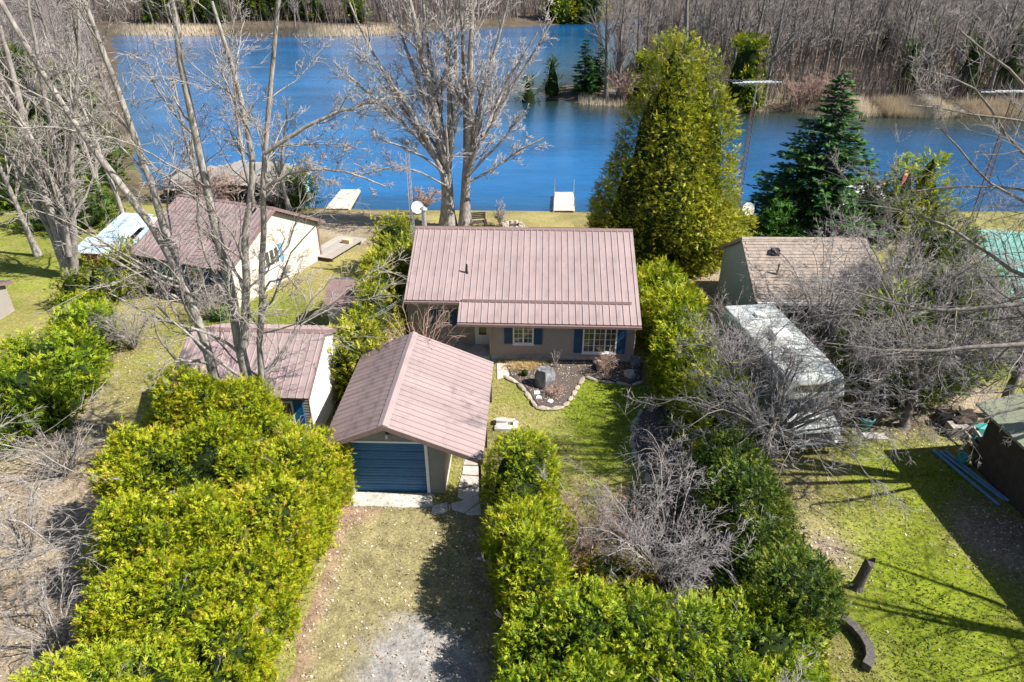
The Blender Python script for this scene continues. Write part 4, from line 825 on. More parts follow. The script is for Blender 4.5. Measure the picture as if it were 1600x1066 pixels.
def spawn(rg, P, Rr, m, t0, t1, ang, lf, n, wig, up, rf, tip=.3, rmin=.006):
    B, k, _ = P.shape; idx = np.repeat(np.arange(B), m); N = B*m; t = rg.uniform(t0, t1, N); f = t*(k-1); i = np.minimum(f.astype(int), k-2); w = (f-i)[:, None]
    p = P[idx, i]*(1-w)+P[idx, i+1]*w; T = unit(P[idx, i+1]-P[idx, i]); r0 = Rr[idx, i]*(1-w[:, 0])+Rr[idx, i+1]*w[:, 0]
    L = np.linalg.norm(np.diff(P, axis=1), axis=2).sum(1)[idx]
    q = unit(np.cross(T, rg.normal(size=(N, 3)))); a = (ang*rg.uniform(.6, 1.3, N))[:, None]; d = T*np.cos(a)+q*np.sin(a)
    ln = L*lf*rg.uniform(.55, 1.25, N)*(1.15-.6*t); out = [p]
    for s in range(n-1):
        d = unit(d+rg.normal(size=(N, 3))*wig+np.array([0, 0, up])); p = p+d*(ln/(n-1))[:, None]; out.append(p)
    P2 = np.stack(out, 1); rb = np.maximum(r0*rf*rg.uniform(.75, 1.1, N), rmin); R2 = rb[:, None]*np.linspace(1, tip, n)[None]; R2 = np.maximum(R2, rmin*.7)
    return P2, R2
def resample(pts, n, jit=0, rg=None):
    P = np.array([tuple(p) for p in pts], float); s = np.concatenate([[0], np.cumsum(np.linalg.norm(np.diff(P, axis=0), axis=1))]); t = np.linspace(0, s[-1], n)
    Q = np.stack([np.interp(t, s, P[:, k]) for k in range(3)], 1)
    for _ in range(2): Q[1:-1] = (Q[:-2]+2*Q[1:-1]+Q[2:])/4
    if jit: Q[1:] += rg.normal(size=Q[1:].shape)*jit
    return Q
LV = [(9, .25, .98, .75, .34, 8, .13, .05, .55), (6, .2, 1, .7, .48, 6, .16, .03, .6), (5, .15, 1, .65, .52, 5, .18, .02, .62), (4, .1, 1, .6, .55, 3, .2, .0, .65)]
def bare_geo(trunks, levels, seed, rmin=.007, trunk_sides=10, wood_levels=2):
    """trunks: [(points, base radius, top radius)] -> wood (V, F), twigs (V, F)"""
    rg = np.random.RandomState(seed); n = 14
    P = np.stack([resample(t[0], n, .02, rg) for t in trunks]); Rr = np.stack([np.linspace(t[1], t[2], n)*(1+np.array([.55, .15]+[0]*(n-2))*(t[3] if len(t) > 3 else 1)) for t in trunks])
    wood = [tubes(P, Rr, trunk_sides)]; tw = []
    for li, (m, t0, t1, ang, lf, k, wig, up, rf) in enumerate(levels):
        P, Rr = spawn(rg, P, Rr, m, t0, t1, ang, lf, k, wig, up, rf, rmin=rmin)
        (wood if li < wood_levels-1 else tw).append(tubes(P, Rr, (5, 3, 3, 3, 3)[li]) if k > 2 else cones(P, Rr*1.15))
    return join(wood), join(tw)
def bare_tree(name, label, trunks, levels, seed, bark='bark', twig='twig', rmin=.005, cat='tree', group=None, wl=2):
    b = trunks[0][0][0]; t = thing(name, label, cat, (b[0], b[1], b[2]), 0, group); off = np.array([b[0], b[1], b[2]])
    (V, F), (V2, F2) = bare_geo(trunks, levels, seed, rmin, wood_levels=wl)
    npmesh('trunk', V-off, F, bark, t, smooth=True); npmesh('crown', V2-off, F2, twig, t, smooth=True)
    return t
def frond_template(kind):
    Q = []
    if kind == 'cedar':
        for a, l in ((-.85, .7), (-.28, 1.0), (.25, .95), (.85, .7)): Q.append((a, l, .115))
    elif kind == 'needle':
        for a, l in ((-.75, .55), (-.3, .8), (0, 1.05), (.35, .75), (.8, .5)): Q.append((a, l, .13))
    else:
        for a, l in ((-.6, .8), (0, 1.0), (.6, .75)): Q.append((a, l, .30))
    if kind == 'cedar':          # a feathery spray: leaflets either side of a stalk
        V, F = [], []
        for x0, a, l in ((.10, .75, .50), (.14, -.8, .48), (.42, .62, .42), (.46, -.58, .44), (.55, .03, .52)):
            c, s = math.cos(a), math.sin(a); b = len(V); w = .085
            V += [(x0+w*s, -w*c, 0), (x0+l*c, l*s, -.07), (x0-w*s, w*c, 0)]; F.append((b, b+1, b+2))
        return np.array(V), np.array(F)
    V, F = [], []
    for a, l, w in Q:
        b = len(V); w *= 1.5; V += [(.22*l*math.cos(a)+.8*w*l*math.sin(a), .22*l*math.sin(a)-.8*w*l*math.cos(a), .02), (l*math.cos(a), l*math.sin(a), -.10*l), (.22*l*math.cos(a)-.8*w*l*math.sin(a), .22*l*math.sin(a)+.8*w*l*math.cos(a), .02)]; F.append((b, b+1, b+2))
    return np.array(V), np.array(F)
TPL = {k: frond_template(k) for k in ('cedar', 'needle', 'leaf')}
def fronds(rg, pos, dirs, size, kind, tint, roll=None):
    TV, TF = TPL[kind]; N = len(pos); d = unit(dirs); up = np.tile(np.array([0, 0, 1.]), (N, 1))+rg.normal(size=(N, 3))*(.6 if roll is None else roll)
    s = unit(np.cross(up, d)); nn = np.cross(d, s); k = len(TV); j = rg.uniform(.75, 1.25, (N, k, 1))
    V = pos[:, None, :]+size[:, None, None]*j*(TV[None, :, 0:1]*d[:, None, :]+TV[None, :, 1:2]*s[:, None, :]+TV[None, :, 2:3]*nn[:, None, :])
    F = (TF[None]+(np.arange(N)*k)[:, None, None]).reshape(-1, 3)
    tn = np.clip(tint[:, None]+np.where(TV[None, :, 0] > .5, .10, -.08), 0, 1)
    return V.reshape(-1, 3), F, tn.reshape(-1)
def prof(shape, t):
    t = np.clip(t, 0, 1)
    if shape == 'hedge': return np.sqrt(np.clip(1-np.clip((t-.55)/.45, 0, 1)**2.4, 0, 1))*(.86+.14*np.clip(t*4, 0, 1))
    if shape == 'cone': return (.62+.38*np.clip(t*6, 0, 1))*(1-t)**.72*1.05+.02
    if shape == 'column': return np.sqrt(np.clip(1-np.clip((t-.25)/.75, 0, 1)**2, 0, 1))*(.7+.3*np.clip(t*4, 0, 1))
    return np.sqrt(np.clip(1-(2*t-1)**2, 0, 1))
def lump(rg, n=10, f0=1.1, f1=3.2):
    k = unit(rg.normal(size=(n, 3)))*rg.uniform(f0, f1, n)[:, None]; return k, rg.uniform(0, 2*np.pi, n)
def lumpv(L, p): return np.cos(p @ L[0].T+L[1]).sum(-1)/len(L[1])*1.5
def evergreen(name, label, cat, plants, shape, dens, size, mat, seed, kind='cedar', amp=.46, group=None, upb=.75, trunk=True, tint_bias=0.0, roll=None, per=11, sprd=1.0, freq=1.0, dead=0):
    """plants: [(x, y, r, h)]; dens = fronds per square metre of surface, gathered in tufts of `per`"""
    rg = np.random.RandomState(seed); ox, oy = np.mean([p[0] for p in plants]), np.mean([p[1] for p in plants]); O = np.array([ox, oy, 0])
    t0 = thing(name, label, cat, (ox, oy, 0), 0, group); parts, cores, tin, stems = [], [], [], []
    L = lump(rg, 14, 1.0*freq, 3.8*freq)
    def skin(x, y, r, h, a, t, k):
        q = np.stack([x+r*prof(shape, t)*np.cos(a), y+r*prof(shape, t)*np.sin(a), t*h], -1); lv = lumpv(L, q); rr = r*prof(shape, t)*k*(1+amp*lv)+.002
        return np.stack([x+rr*np.cos(a), y+rr*np.sin(a), .1+t*h*(1+.06*lv)], -1), lv
    for pi, (x, y, r, h) in enumerate(plants):
        tg = np.linspace(0, 1, 300); pg = prof(shape, tg); ds = np.hypot(np.diff(tg)*h, np.diff(pg)*r)*(pg[1:]+pg[:-1])*np.pi*r; cs = np.concatenate([[0], np.cumsum(ds)]); N = int(cs[-1]*dens/per); t = np.interp(rg.uniform(0, cs[-1], N), cs, tg); a = rg.uniform(0, 2*np.pi, N)
        p, lv = skin(x, y, r, h, a, t, 1.0); ok = np.ones(N, bool)
        for pj, (x2, y2, r2, h2) in enumerate(plants):
            if pj == pi: continue
            tt = (p[:, 2]-.1)/h2; ok &= ~((np.hypot(p[:, 0]-x2, p[:, 1]-y2) < r2*prof(shape, tt)*.74) & (tt < .95))
        ok &= rg.rand(N) < np.clip(.92+1.3*lv, .25, 1)
        away = np.cos(a)*(-p[:, 0])+np.sin(a)*(-p[:, 1]); away = away/np.hypot(p[:, 0], p[:, 1]); ok &= (away > -.35) | (t > .8) | (rg.rand(N) < .25)   # sparser on the far side
        p, a, t, lv = p[ok], a[ok], t[ok], lv[ok]; N = len(p)
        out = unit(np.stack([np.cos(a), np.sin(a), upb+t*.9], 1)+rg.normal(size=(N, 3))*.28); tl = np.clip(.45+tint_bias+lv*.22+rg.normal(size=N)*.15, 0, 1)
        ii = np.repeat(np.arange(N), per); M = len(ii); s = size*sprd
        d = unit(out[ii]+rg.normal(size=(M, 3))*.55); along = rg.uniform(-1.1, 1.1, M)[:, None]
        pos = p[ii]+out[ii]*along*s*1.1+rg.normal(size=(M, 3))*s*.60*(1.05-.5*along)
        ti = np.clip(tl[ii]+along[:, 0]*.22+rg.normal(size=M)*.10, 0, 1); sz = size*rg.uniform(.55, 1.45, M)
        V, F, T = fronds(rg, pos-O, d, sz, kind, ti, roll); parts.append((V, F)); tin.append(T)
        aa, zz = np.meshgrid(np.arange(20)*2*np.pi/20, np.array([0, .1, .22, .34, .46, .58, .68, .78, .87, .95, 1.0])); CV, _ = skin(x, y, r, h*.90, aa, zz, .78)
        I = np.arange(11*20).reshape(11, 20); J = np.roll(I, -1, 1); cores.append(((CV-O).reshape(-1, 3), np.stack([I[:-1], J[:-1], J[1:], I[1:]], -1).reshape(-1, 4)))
        stems.append(tubes(np.array([[[x-ox, y-oy, -.05], [x-ox, y-oy, h*.3], [x-ox, y-oy, h*.75]]]), np.array([[.03+.018*h, .02+.014*h, .02]]), 7))
    if dead:                                         # dead twigs poking out of the sprays
        pk = [plants[i] for i in rg.randint(0, len(plants), dead)]; x, y, r, h = [np.array(q) for q in zip(*pk)]; t = rg.uniform(.3, .98, dead); a = rg.uniform(0, 2*np.pi, dead); pr = prof(shape, t)
        c0 = np.stack([x-ox+r*pr*.45*np.cos(a), y-oy+r*pr*.45*np.sin(a), h*t*.92], 1); e = unit(np.stack([np.cos(a), np.sin(a), .35+t*.8], 1)+rg.normal(size=(dead, 3))*.3); ln = (r*pr*.75+.3)[:, None]
        Pd = np.stack([c0, c0+e*ln*.5+rg.normal(size=(dead, 3))*.05, c0+e*ln+rg.normal(size=(dead, 3))*.08], 1); Rd = np.tile(np.array([[.014, .010, .005]]), (dead, 1)); tw = [tubes(Pd, Rd, 3)]
        P2, R2 = spawn(rg, Pd, Rd, 7, .5, 1, .7, .4, 3, .2, 0, .6, rmin=.005); tw.append(tubes(P2, R2, 3)); V, F = join(tw); npmesh('dead_twig', V, F, 'twig_silver', t0)['kind'] = 'stuff'
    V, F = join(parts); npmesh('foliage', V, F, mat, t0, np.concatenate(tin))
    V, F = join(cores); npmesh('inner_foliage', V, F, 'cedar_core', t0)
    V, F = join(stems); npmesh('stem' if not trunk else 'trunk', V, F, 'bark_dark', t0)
    return t0
def plumes(pl, seed, n=5, lo=.92, hi=1.16):
    rg = random.Random(seed); out = list(pl)
    for x, y, r, h in pl:
        for k in range(n):
            a = rg.uniform(0, 6.28); q = r*rg.uniform(.25, .75); out.append((x+q*math.cos(a), y+q*math.sin(a), r*rg.uniform(.26, .4), h*rg.uniform(lo, hi)-.12*q))
    return out
def spruce(name, label, x, y, r, h, mat, seed, whorls=30, per=9, size=.55, group=None, z0=.5, gz=0):
    rg = np.random.RandomState(seed); t0 = thing(name, label, 'tree', (x, y, gz), 0, group); P, Dd, S, T = [], [], [], []
    br = []
    for k in range(whorls):
        f = k/whorls; z = z0+(h-z0-.2)*f; R0 = r*(1-f)**.85*rg.uniform(.9, 1.1)+.12; n = max(5, int(per*(1-f*.4)))
        for q in range(n):
            a = rg.uniform(0, 2*np.pi); Lb = R0*rg.uniform(.72, 1.12); m = max(6, int(Lb*11)); tt = np.linspace(.12, 1, m)
            zz = z+Lb*(-.30*tt+.22*tt**2)+rg.normal()*.06; dirv = np.array([math.cos(a), math.sin(a), 0]); side = np.array([-math.sin(a), math.cos(a), 0])
            lat = rg.uniform(-1, 1, m)*.22*Lb*(1.05-tt)
            pts = dirv*(tt*Lb)[:, None]+side*lat[:, None]; pts[:, 2] = zz; P.append(pts); dd = dirv[None]*1.0+side[None]*np.sign(lat)[:, None]*.75+np.array([0, 0, .12]); dd = dd+rg.normal(size=(m, 3))*.25; Dd.append(dd)
            S.append(size*rg.uniform(.7, 1.2, m)*(1-.35*f)); T.append(np.clip(.18+.62*tt+rg.normal(size=m)*.14, 0, 1))
            br.append(np.array([[0, 0, z], dirv*Lb*.5+np.array([0, 0, z-.10*Lb]), dirv*Lb*.9+np.array([0, 0, z-.09*Lb])]))
    V, F, TT = fronds(rg, np.concatenate(P), np.concatenate(Dd), np.concatenate(S), 'needle', np.concatenate(T), .45); npmesh('foliage', V, F, mat, t0, TT)
    Bp = np.stack(br); V1, F1 = tubes(Bp, np.tile(np.array([[.035, .022, .01]]), (len(Bp), 1)), 4)
    V2, F2 = tubes(np.array([[[0, 0, -.1], [0, 0, h*.5], [0, 0, h*.98]]]), np.array([[.05+.018*h, .03+.01*h, .015]]), 8)
    V, F = join([(V1, F1), (V2, F2)]); npmesh('trunk', V, F, 'bark_dark', t0)
    return t0
# ------------------------------------------------------------------ cedars and hedges
def row(pts, step, r, h, seed, jr=.2, jh=.36):
    rg = random.Random(seed); out = []
    for (x0, y0), (x1, y1) in zip(pts, pts[1:]):
        L = math.hypot(x1-x0, y1-y0); n = max(1, round(L/step))
        for k in range(n):
            f = k/n; out.append((x0+(x1-x0)*f+rg.uniform(-.1, .1), y0+(y1-y0)*f+rg.uniform(-.1, .1), r*(1+rg.uniform(-jr, jr)), h*(1+rg.uniform(-jh, jh)*.6)))
    return out
for k, (x, y, r, h, lab) in enumerate(((-10.5, 18.2, 1.45, 4.1, 'tallest ragged yellow green cedar in front of the workshop roof'), (-8.85, 18.2, 1.25, 3.6, 'yellow green cedar at the foot of the forked bare trunks'), (-7.6, 17.6, 1.1, 2.7, 'low cedar below the workshop window with the blue shutter'))):
    evergreen('cedar_tree', lab, 'tree', plumes([(x, y, r, h)], k), 'column', 430, .16, 'cedar', 30+k, tint_bias=.08, dead=22)
evergreen('cedar_hedge', 'yellow green cedar hedge lining the left side of the driveway', 'hedge', row([(-6.45, 17.0), (-6.75, 14.2), (-6.65, 9.3), (-6.6, 8.0)], 1.0, 1.0, 2.6, 1), 'hedge', 480, .152, 'cedar', 40, tint_bias=.12, dead=40, amp=.44)
evergreen('cedar_thicket', 'overgrown cedar thicket between the driveway hedge and the leaf strewn yard', 'shrub', plumes([(-10.5, 15.7, 1.4, 3.3), (-8.9, 15.9, 1.4, 3.5), (-7.7, 15.6, 1.1, 3.0), (-10.0, 13.4, 1.3, 2.9), (-8.5, 13.5, 1.3, 3.1), (-7.5, 13.2, 1.0, 2.9), (-9.1, 11.4, 1.2, 2.6), (-7.8, 11.2, 1.1, 2.8)], 9, 4), 'column', 430, .16, 'cedar', 41, tint_bias=.05, dead=70)
evergreen('cedar_hedge', 'bright green trimmed cedar hedge across the corner of the leaf strewn yard', 'hedge', row([(-9.5, 8.9), (-7.2, 9.6)], .9, 1.0, 2.3, 3)+row([(-9.2, 8.1), (-7.4, 8.4)], 1, 1.0, 2.1, 4), 'hedge', 450, .155, 'cedar_green', 42, tint_bias=.3, dead=14, amp=.44)
evergreen('cedar_hedge', 'cedar hedge on the right of the driveway ending beside the garage walk', 'hedge', row([(.25, 16.3), (.45, 13.5), (.75, 11.4)], .85, .92, 2.35, 5), 'hedge', 480, .152, 'cedar', 43, tint_bias=.0, dead=20, amp=.44)
evergreen('cedar_hedge', 'long green cedar hedge closing the front of the bungalow yard', 'hedge', row([(.75, 10.6), (4.0, 10.5), (6.9, 10.7)], .95, 1.0, 2.25, 6)+row([(.65, 9.2), (6.8, 9.2)], 1.0, 1.0, 2.2, 7)+row([(.7, 8.3), (6.6, 8.3)], 1.1, .9, 2.0, 8), 'hedge', 450, .155, 'cedar_green', 44, tint_bias=.10, dead=40, amp=.46)
evergreen('cedar_hedge', 'dark green cedar hedge along the neighbouring lawn by the tree stump', 'hedge', row([(7.0, 11.5), (6.75, 13.5), (6.75, 17.4)], .85, 1.0, 2.4, 9), 'hedge', 450, .155, 'cedar_dark', 45, tint_bias=.1, dead=20, amp=.44)
evergreen('cedar_hedge', 'cedar hedge beside the bungalow gable running back between the two houses', 'hedge', row([(7.15, 18.0), (7.0, 22.0), (7.2, 27.0), (7.3, 32.0)], .85, .95, 2.4, 10), 'hedge', 135, .27, 'cedar', 46, tint_bias=-.02)
evergreen('cedar_hedge', 'narrow yellow cedar hedge between the bungalow and the garden shed', 'hedge', row([(-6.15, 23.6), (-6.15, 30.0), (-6.5, 38.0)], .85, .92, 2.6, 11), 'hedge', 140, .26, 'cedar_gold', 47, tint_bias=.08)
evergreen('cedar_hedge', 'low bushy green hedge beside the corner of the grey roofed cabin', 'hedge', plumes([(-20.4, 28.8, 1.0, 1.4), (-19.3, 27.2, 1.1, 1.6), (-18.6, 25.3, 1.0, 1.3), (-19.7, 24.6, 1.1, 1.6), (-17.9, 23.6, 1.0, 1.3), (-19.0, 22.4, 1.1, 1.5), (-17.6, 21.6, 1.0, 1.3), (-18.6, 20.4, 1.1, 1.4)], 3, 3), 'hedge', 135, .27, 'cedar_green', 48, tint_bias=.05)
evergreen('cedar_shrub', 'yellow leafy cedar shrub at the corner of the cream cottage', 'shrub', [(-21.2, 32.6, 1.2, 1.9), (-20.2, 33.6, 1.1, 2.1), (-22.4, 32.0, 1.1, 1.7), (-21.0, 34.8, 1.0, 2.2)], 'column', 120, .25, 'cedar_gold', 49, tint_bias=.0)
for k, (x, y, r, h, lab) in enumerate(((8.3, 37.6, 3.6, 12.5, 'tallest golden green cedar rising behind the bungalow roof'), (10.1, 37.8, 2.7, 11.5, 'golden cedar leaning against the taller one beside the antenna tower'))):
    evergreen('cedar_tree', lab, 'tree', plumes([(x, y, r, h)], 20+k, 6, .35, .68), 'cone', 150, .26, 'cedar_gold', 50+k, upb=.25, tint_bias=.08, amp=.42, freq=.9, sprd=1.35)
for k, (x, y, r, h, lab) in enumerate(((14.9, 23.4, 1.6, 4.6, 'dark cedar right behind the garbage bins and motorhome'), (17.2, 24.4, 1.9, 5.4, 'broad dark cedar behind tangled bare branches before the green roof'), (19.4, 25.2, 1.5, 4.4, 'shaded cedar next to the green roofed house'), (18.6, 27.8, 1.7, 6.0, 'tall shaded cedar beside the shingled cottage gable'))):
    evergreen('cedar_tree', lab, 'tree', [(x, y, r, h)], 'column', 150, .23, ('cedar_dark', 'cedar_green')[k < 2], 60+k, tint_bias=(.25, -.05)[k < 2])
evergreen('cedar_tree', 'pair topped green cedar by the shore near the red pennant', 'tree', [(24.6, 42.2, 1.6, 4.6), (26.2, 42.6, 1.5, 5.4), (23.2, 43.2, 1.2, 3.2)], 'cone', 70, .4, 'cedar', 66)
evergreen('conifer', 'small bright green young conifer in front of the dark spruce', 'tree', [(16.7, 41.2, .95, 2.4)], 'cone', 80, .34, 'larch_green', 67)
spruce('spruce_tree', 'dark green conical spruce on the shore beside the antenna tower', 19.9, 43.6, 4.6, 10.0, 'spruce', 70, whorls=38, per=14, size=.5)
evergreen('golden_bush', 'low golden evergreen bush below the bare shrub in the fenced corner', 'shrub', [(2.6, 13.6, .7, .8), (3.4, 13.2, .6, .7), (2.9, 12.7, .6, .7)], 'hedge', 160, .2, 'gold_bush', 71)
evergreen('evergreen_shrub', 'dark green shrub on the lake shore beside the old boathouse', 'shrub', [(-15.6, 48.3, 1.1, 2.2), (-17.0, 48.8, 1.0, 1.8)], 'column', 60, .4, 'cedar_dark', 72)
for k, (x, y, h, lab) in enumerate(((-33, 53, 8.5, 'shaggy green pine on the left shore behind the red shed'), (-37, 48, 9.5, 'tall dark pine at the left shore beside bare trunks'), (-29.5, 44, 4.2, 'short green pine by the patched blue roofed shed'), (-45, 66, 9, 'dark pine farther back along the left shore'))):
    evergreen('pine_tree', lab, 'tree', [(x, y, 2.4, h)], 'cone', 45, .5, 'cedar_dark', 75+k, upb=.2)

# ------------------------------------------------------------------ near bare trees
Y0 = 19.3
dd = lambda l, Y: [D(x, y, Y) for x, y in l]
LVN = [(11, .12, .98, .75, .28, 8, .15, .03, .40), (7, .2, 1, .75, .5, 6, .19, .0, .5), (6, .12, 1, .7, .52, 3, .22, -.03, .55), (3, .1, 1, .65, .6, 2, .25, -.05, .6)]
a1 = dd([(335, 590), (303, 470), (276, 415), (205, 305), (100, 180), (10, 20), (-40, -80)], Y0)
bare_tree('bare_tree', 'forked leaning grey tree crossing the workshop roof', [([Vector((-9.75, Y0, -.1))]+a1, .19, .05), (dd([(279, 425), (240, 300), (210, 215), (182, 140), (130, 0), (100, -100)], Y0+.1), .13, .04, 0)], LVN, 101, rmin=.0075)
c1 = dd([(385, 600), (366, 480), (349, 400), (325, 310), (300, 190), (270, 40), (255, -60)], Y0+.1)
bare_tree('bare_tree', 'thick grey tree with two rising stems in front of the workshop', [([Vector((-8.45, Y0+.1, -.1))]+c1, .21, .06), (dd([(381, 540), (386, 430), (380, 370), (402, 250), (372, 130), (330, 0)], Y0-.2), .14, .04, 0)], LVN, 102, rmin=.0075)
d1_ = dd([(402, 620), (408, 480), (413, 330), (412, 230), (438, 0), (446, -90)], Y0-.1)
bare_tree('bare_tree', 'slender straight grey tree with long side limbs reaching towards the lake view', [([Vector((-7.75, Y0-.1, -.1))]+d1_, .13, .045), (dd([(412, 296), (440, 275), (487, 262), (530, 266), (600, 290)], Y0-.3), .06, .018, 0), (dd([(413, 240), (462, 206), (525, 176), (594, 156), (650, 150)], Y0-.3), .07, .018, 0), (dd([(405, 480), (420, 440), (452, 430), (480, 470)], Y0-.5), .045, .012, 0)], LVN, 103, rmin=.0075)
e = 43.6; LVE = [(9, .1, .95, .5, .34, 7, .10, .06, .45), (7, .2, 1, .6, .5, 5, .15, .02, .5), (5, .12, 1, .6, .58, 2, .19, -.01, .55), (3, .1, 1, .6, .6, 2, .22, -.03, .6)]
b1, b2_ = G(700, 356), G(727, 357)
bare_tree('bare_tree', 'huge twin trunked bare tree spreading over the lake shore behind the bungalow', [([b1]+dd([(699, 290), (690, 225), (665, 110), (640, 0)], e), .46, .10), ([b2_]+dd([(727, 290), (733, 230), (735, 110), (738, -20)], e), .36, .10)] +
          [(dd(l, e+dy), r, .05, 0) for l, r, dy in (([(698, 285), (705, 200), (700, 80), (690, -60)], .26, .4), ([(698, 290), (680, 240), (640, 170), (585, 90)], .20, -.6), ([(700, 280), (690, 190), (668, 80), (655, -60)], .22, .9), ([(728, 270), (740, 200), (770, 90), (800, -20)], .2, .5), ([(729, 280), (750, 220), (790, 130), (840, 50)], .16, -.4), ([(728, 260), (728, 160), (722, 40), (715, -60)], .2, .8), ([(730, 275), (760, 245), (785, 220), (815, 180)], .1, -.8), ([(698, 275), (670, 250), (640, 235), (590, 215)], .09, -.7), ([(703, 250), (715, 130), (712, 0)], .18, 0), ([(700, 260), (660, 150), (622, 40), (600, -30)], .16, .3), ([(699, 270), (650, 210), (580, 150), (520, 95)], .13, -.2), ([(700, 262), (640, 190), (570, 60), (540, -10)], .14, .6), ([(730, 262), (780, 170), (830, 90), (870, 20)], .13, .3), ([(731, 285), (775, 262), (810, 235), (850, 215)], .08, -.9), ([(697, 290), (650, 265), (600, 262), (560, 275)], .06, -1.0))], LVE, 104, twig='twig_pale', rmin=.013)
f0 = G(112, 432); fy = f0.y
bare_tree('bare_tree', 'multi stemmed pale tree standing by the patched blue and white shed', [([f0]+dd([(95, 370), (60, 280), (30, 160), (0, 40)], fy), .36, .08)]+[(dd(l, fy+dy), r, .05, 0) for l, r, dy in (([(112, 425), (98, 340), (90, 240), (60, 100), (40, -20)], .24, .3), ([(118, 428), (112, 330), (110, 230), (125, 110), (120, 0)], .22, -.3), ([(105, 430), (70, 340), (20, 250), (-40, 180)], .2, .2), ([(108, 400), (96, 310), (50, 215), (0, 140)], .16, -.6))], LVE, 105, rmin=.011)
for k, (px, py, h, lab) in enumerate(((205, 370, 11, 'slim bare tree between the patched shed and the cream cottage'), (60, 400, 12, 'bare tree on the far side of the multi stemmed one'))):
    p = G(px, py); bare_tree('bare_tree', lab, [([p, p+Vector((-.3, 0, h*.4)), p+Vector((-1.2, .2, h))], .17, .04)], [(12, .25, .98, .6, .32, 8, .12, .06, .5), (6, .2, 1, .7, .5, 6, .15, .02, .6), (5, .15, 1, .65, .55, 4, .18, 0, .62)], 110+k, rmin=.011)
evergreen('cedar_tree', 'dense cedar at the corner of the olive lean to, shading the lawn', 'tree', [(16.0, 7.6, 1.7, 5.2)], 'column', 45, .34, 'cedar_dark', 90)
for k, (x, y, h) in enumerate(((7.2, 2.5, 11), (4.0, 4.2, 7), (18.8, 10.6, 13), (17.8, 6.5, 11))):
    p = Vector((x, y, 0)); bare_tree('bare_tree', ('tall bare roadside tree casting shade over the driveway end', 'young bare roadside tree beside the front hedge', 'tall bare tree behind the olive lean to throwing branch shadows on the lawn', 'bare tree at the roadside end of the olive lean to')[k], [([p, p+Vector((.1, 0, h*.4)), p+Vector((.4, .3, h))], .2, .012), ([p+Vector((0, 0, h*.22)), p+Vector((-1.2, .2, h*.42)), p+Vector((-2.6, .8, h*.8))], .13, .012, 0), ([p+Vector((0, 0, h*.3)), p+Vector((.6, .9, h*.5)), p+Vector((.2, 2.4, h*.85))], .12, .012, 0)], LVN[:3], 115+k, wl=3)
for k, (px, py, h, lab) in enumerate(((170, 338, 12, 'bare shore tree behind the patched blue roofed shed'), (318, 322, 11, 'bare tree rising from the ridge side of the cottage by the boathouse'), (398, 324, 12, 'bare tree at the water edge next to the turquoise boathouse wall'), (455, 345, 8, 'thin bare sapling on the shore by the slanted dock'))):
    p = G(px, py, -.15); p.z = float(ground_z([p.x], [p.y])[0])-.1; bare_tree('bare_tree', lab, [([p, p+Vector((-.2, 0, h*.4)), p+Vector((-.8+.6*k, .2, h))], .16, .04), ([p+Vector((-.1, 0, h*.2)), p+Vector((.6-.4*k, .3, h*.5)), p+Vector((1.2-.9*k, .4, h*.85))], .11, .03, 0)], [(11, .15, .98, .65, .34, 7, .13, .05, .45), (7, .2, 1, .7, .5, 5, .16, .02, .5), (6, .15, 1, .65, .55, 3, .2, 0, .55)], 160+k, twig='twig_pale', rmin=.012)
# spreading tree whose limbs enter over the right-hand yard
Yr = 16.8; tb = Vector((19.2, Yr, 0))
limbs = [([tb, tb+Vector((.1, 0, 4)), tb+Vector((-.2, .3, 9)), tb+Vector((-.6, .5, 14)), tb+Vector((-.8, .6, 17))], .34, .09)]
for l, r, dy in (([(1720, 480), (1600, 470), (1490, 490), (1400, 478), (1310, 450)], .11, 0), ([(1720, 560), (1600, 535), (1490, 548), (1400, 552), (1290, 535)], .12, -.3), ([(1730, 480), (1600, 440), (1520, 380), (1440, 330), (1360, 320)], .10, .6), ([(1720, 330), (1600, 145), (1560, 85), (1500, 50)], .10, -.4), ([(1720, 330), (1590, 250), (1545, 170), (1535, 120), (1440, 110)], .08, .8), ([(1720, 420), (1600, 320), (1520, 270), (1470, 200)], .08, .3), ([(1720, 600), (1600, 640), (1540, 645), (1480, 690)], .08, -.8), ([(1720, 260), (1600, 190), (1520, 175), (1420, 165)], .07, .2), ([(1720, 400), (1600, 290), (1500, 290), (1430, 300)], .07, .9)):
    P_ = dd(l, Yr+dy); limbs.append(([Vector((19.15, Yr, max(1.0, P_[0].z)))]+P_[1:], r, .015, 0))
LVR = [(9, .12, .98, .75, .34, 7, .17, .0, .45), (7, .15, 1, .75, .5, 5, .22, 0, .5), (5, .12, 1, .7, .55, 3, .24, 0, .55), (3, .1, 1, .65, .6, 2, .26, 0, .6)]
bare_tree('bare_tree', 'spreading bare tree stretching long limbs over the neighbouring lawn', limbs, LVR, 106, 'bark_dark', 'twig_silver')
lt = D(-170, 900, 12.2); lt.z = 0; LP = []
for l, r in (([(-60, 962), (40, 952), (110, 985), (170, 990)], .035), ([(-60, 905), (30, 885), (110, 842)], .03), ([(-60, 1000), (60, 900), (120, 880)], .025), ([(-60, 760), (30, 700), (110, 650)], .035), ([(-60, 700), (40, 690), (120, 740)], .03), ([(-60, 830), (20, 800), (90, 860)], .03)):
    LP.append(([Vector((lt.x, lt.y, max(.4, D(*l[0], 12.2).z)))]+[D(x, y, 12.2+.4*(x > 0)) for x, y in l], r, .01, 0))
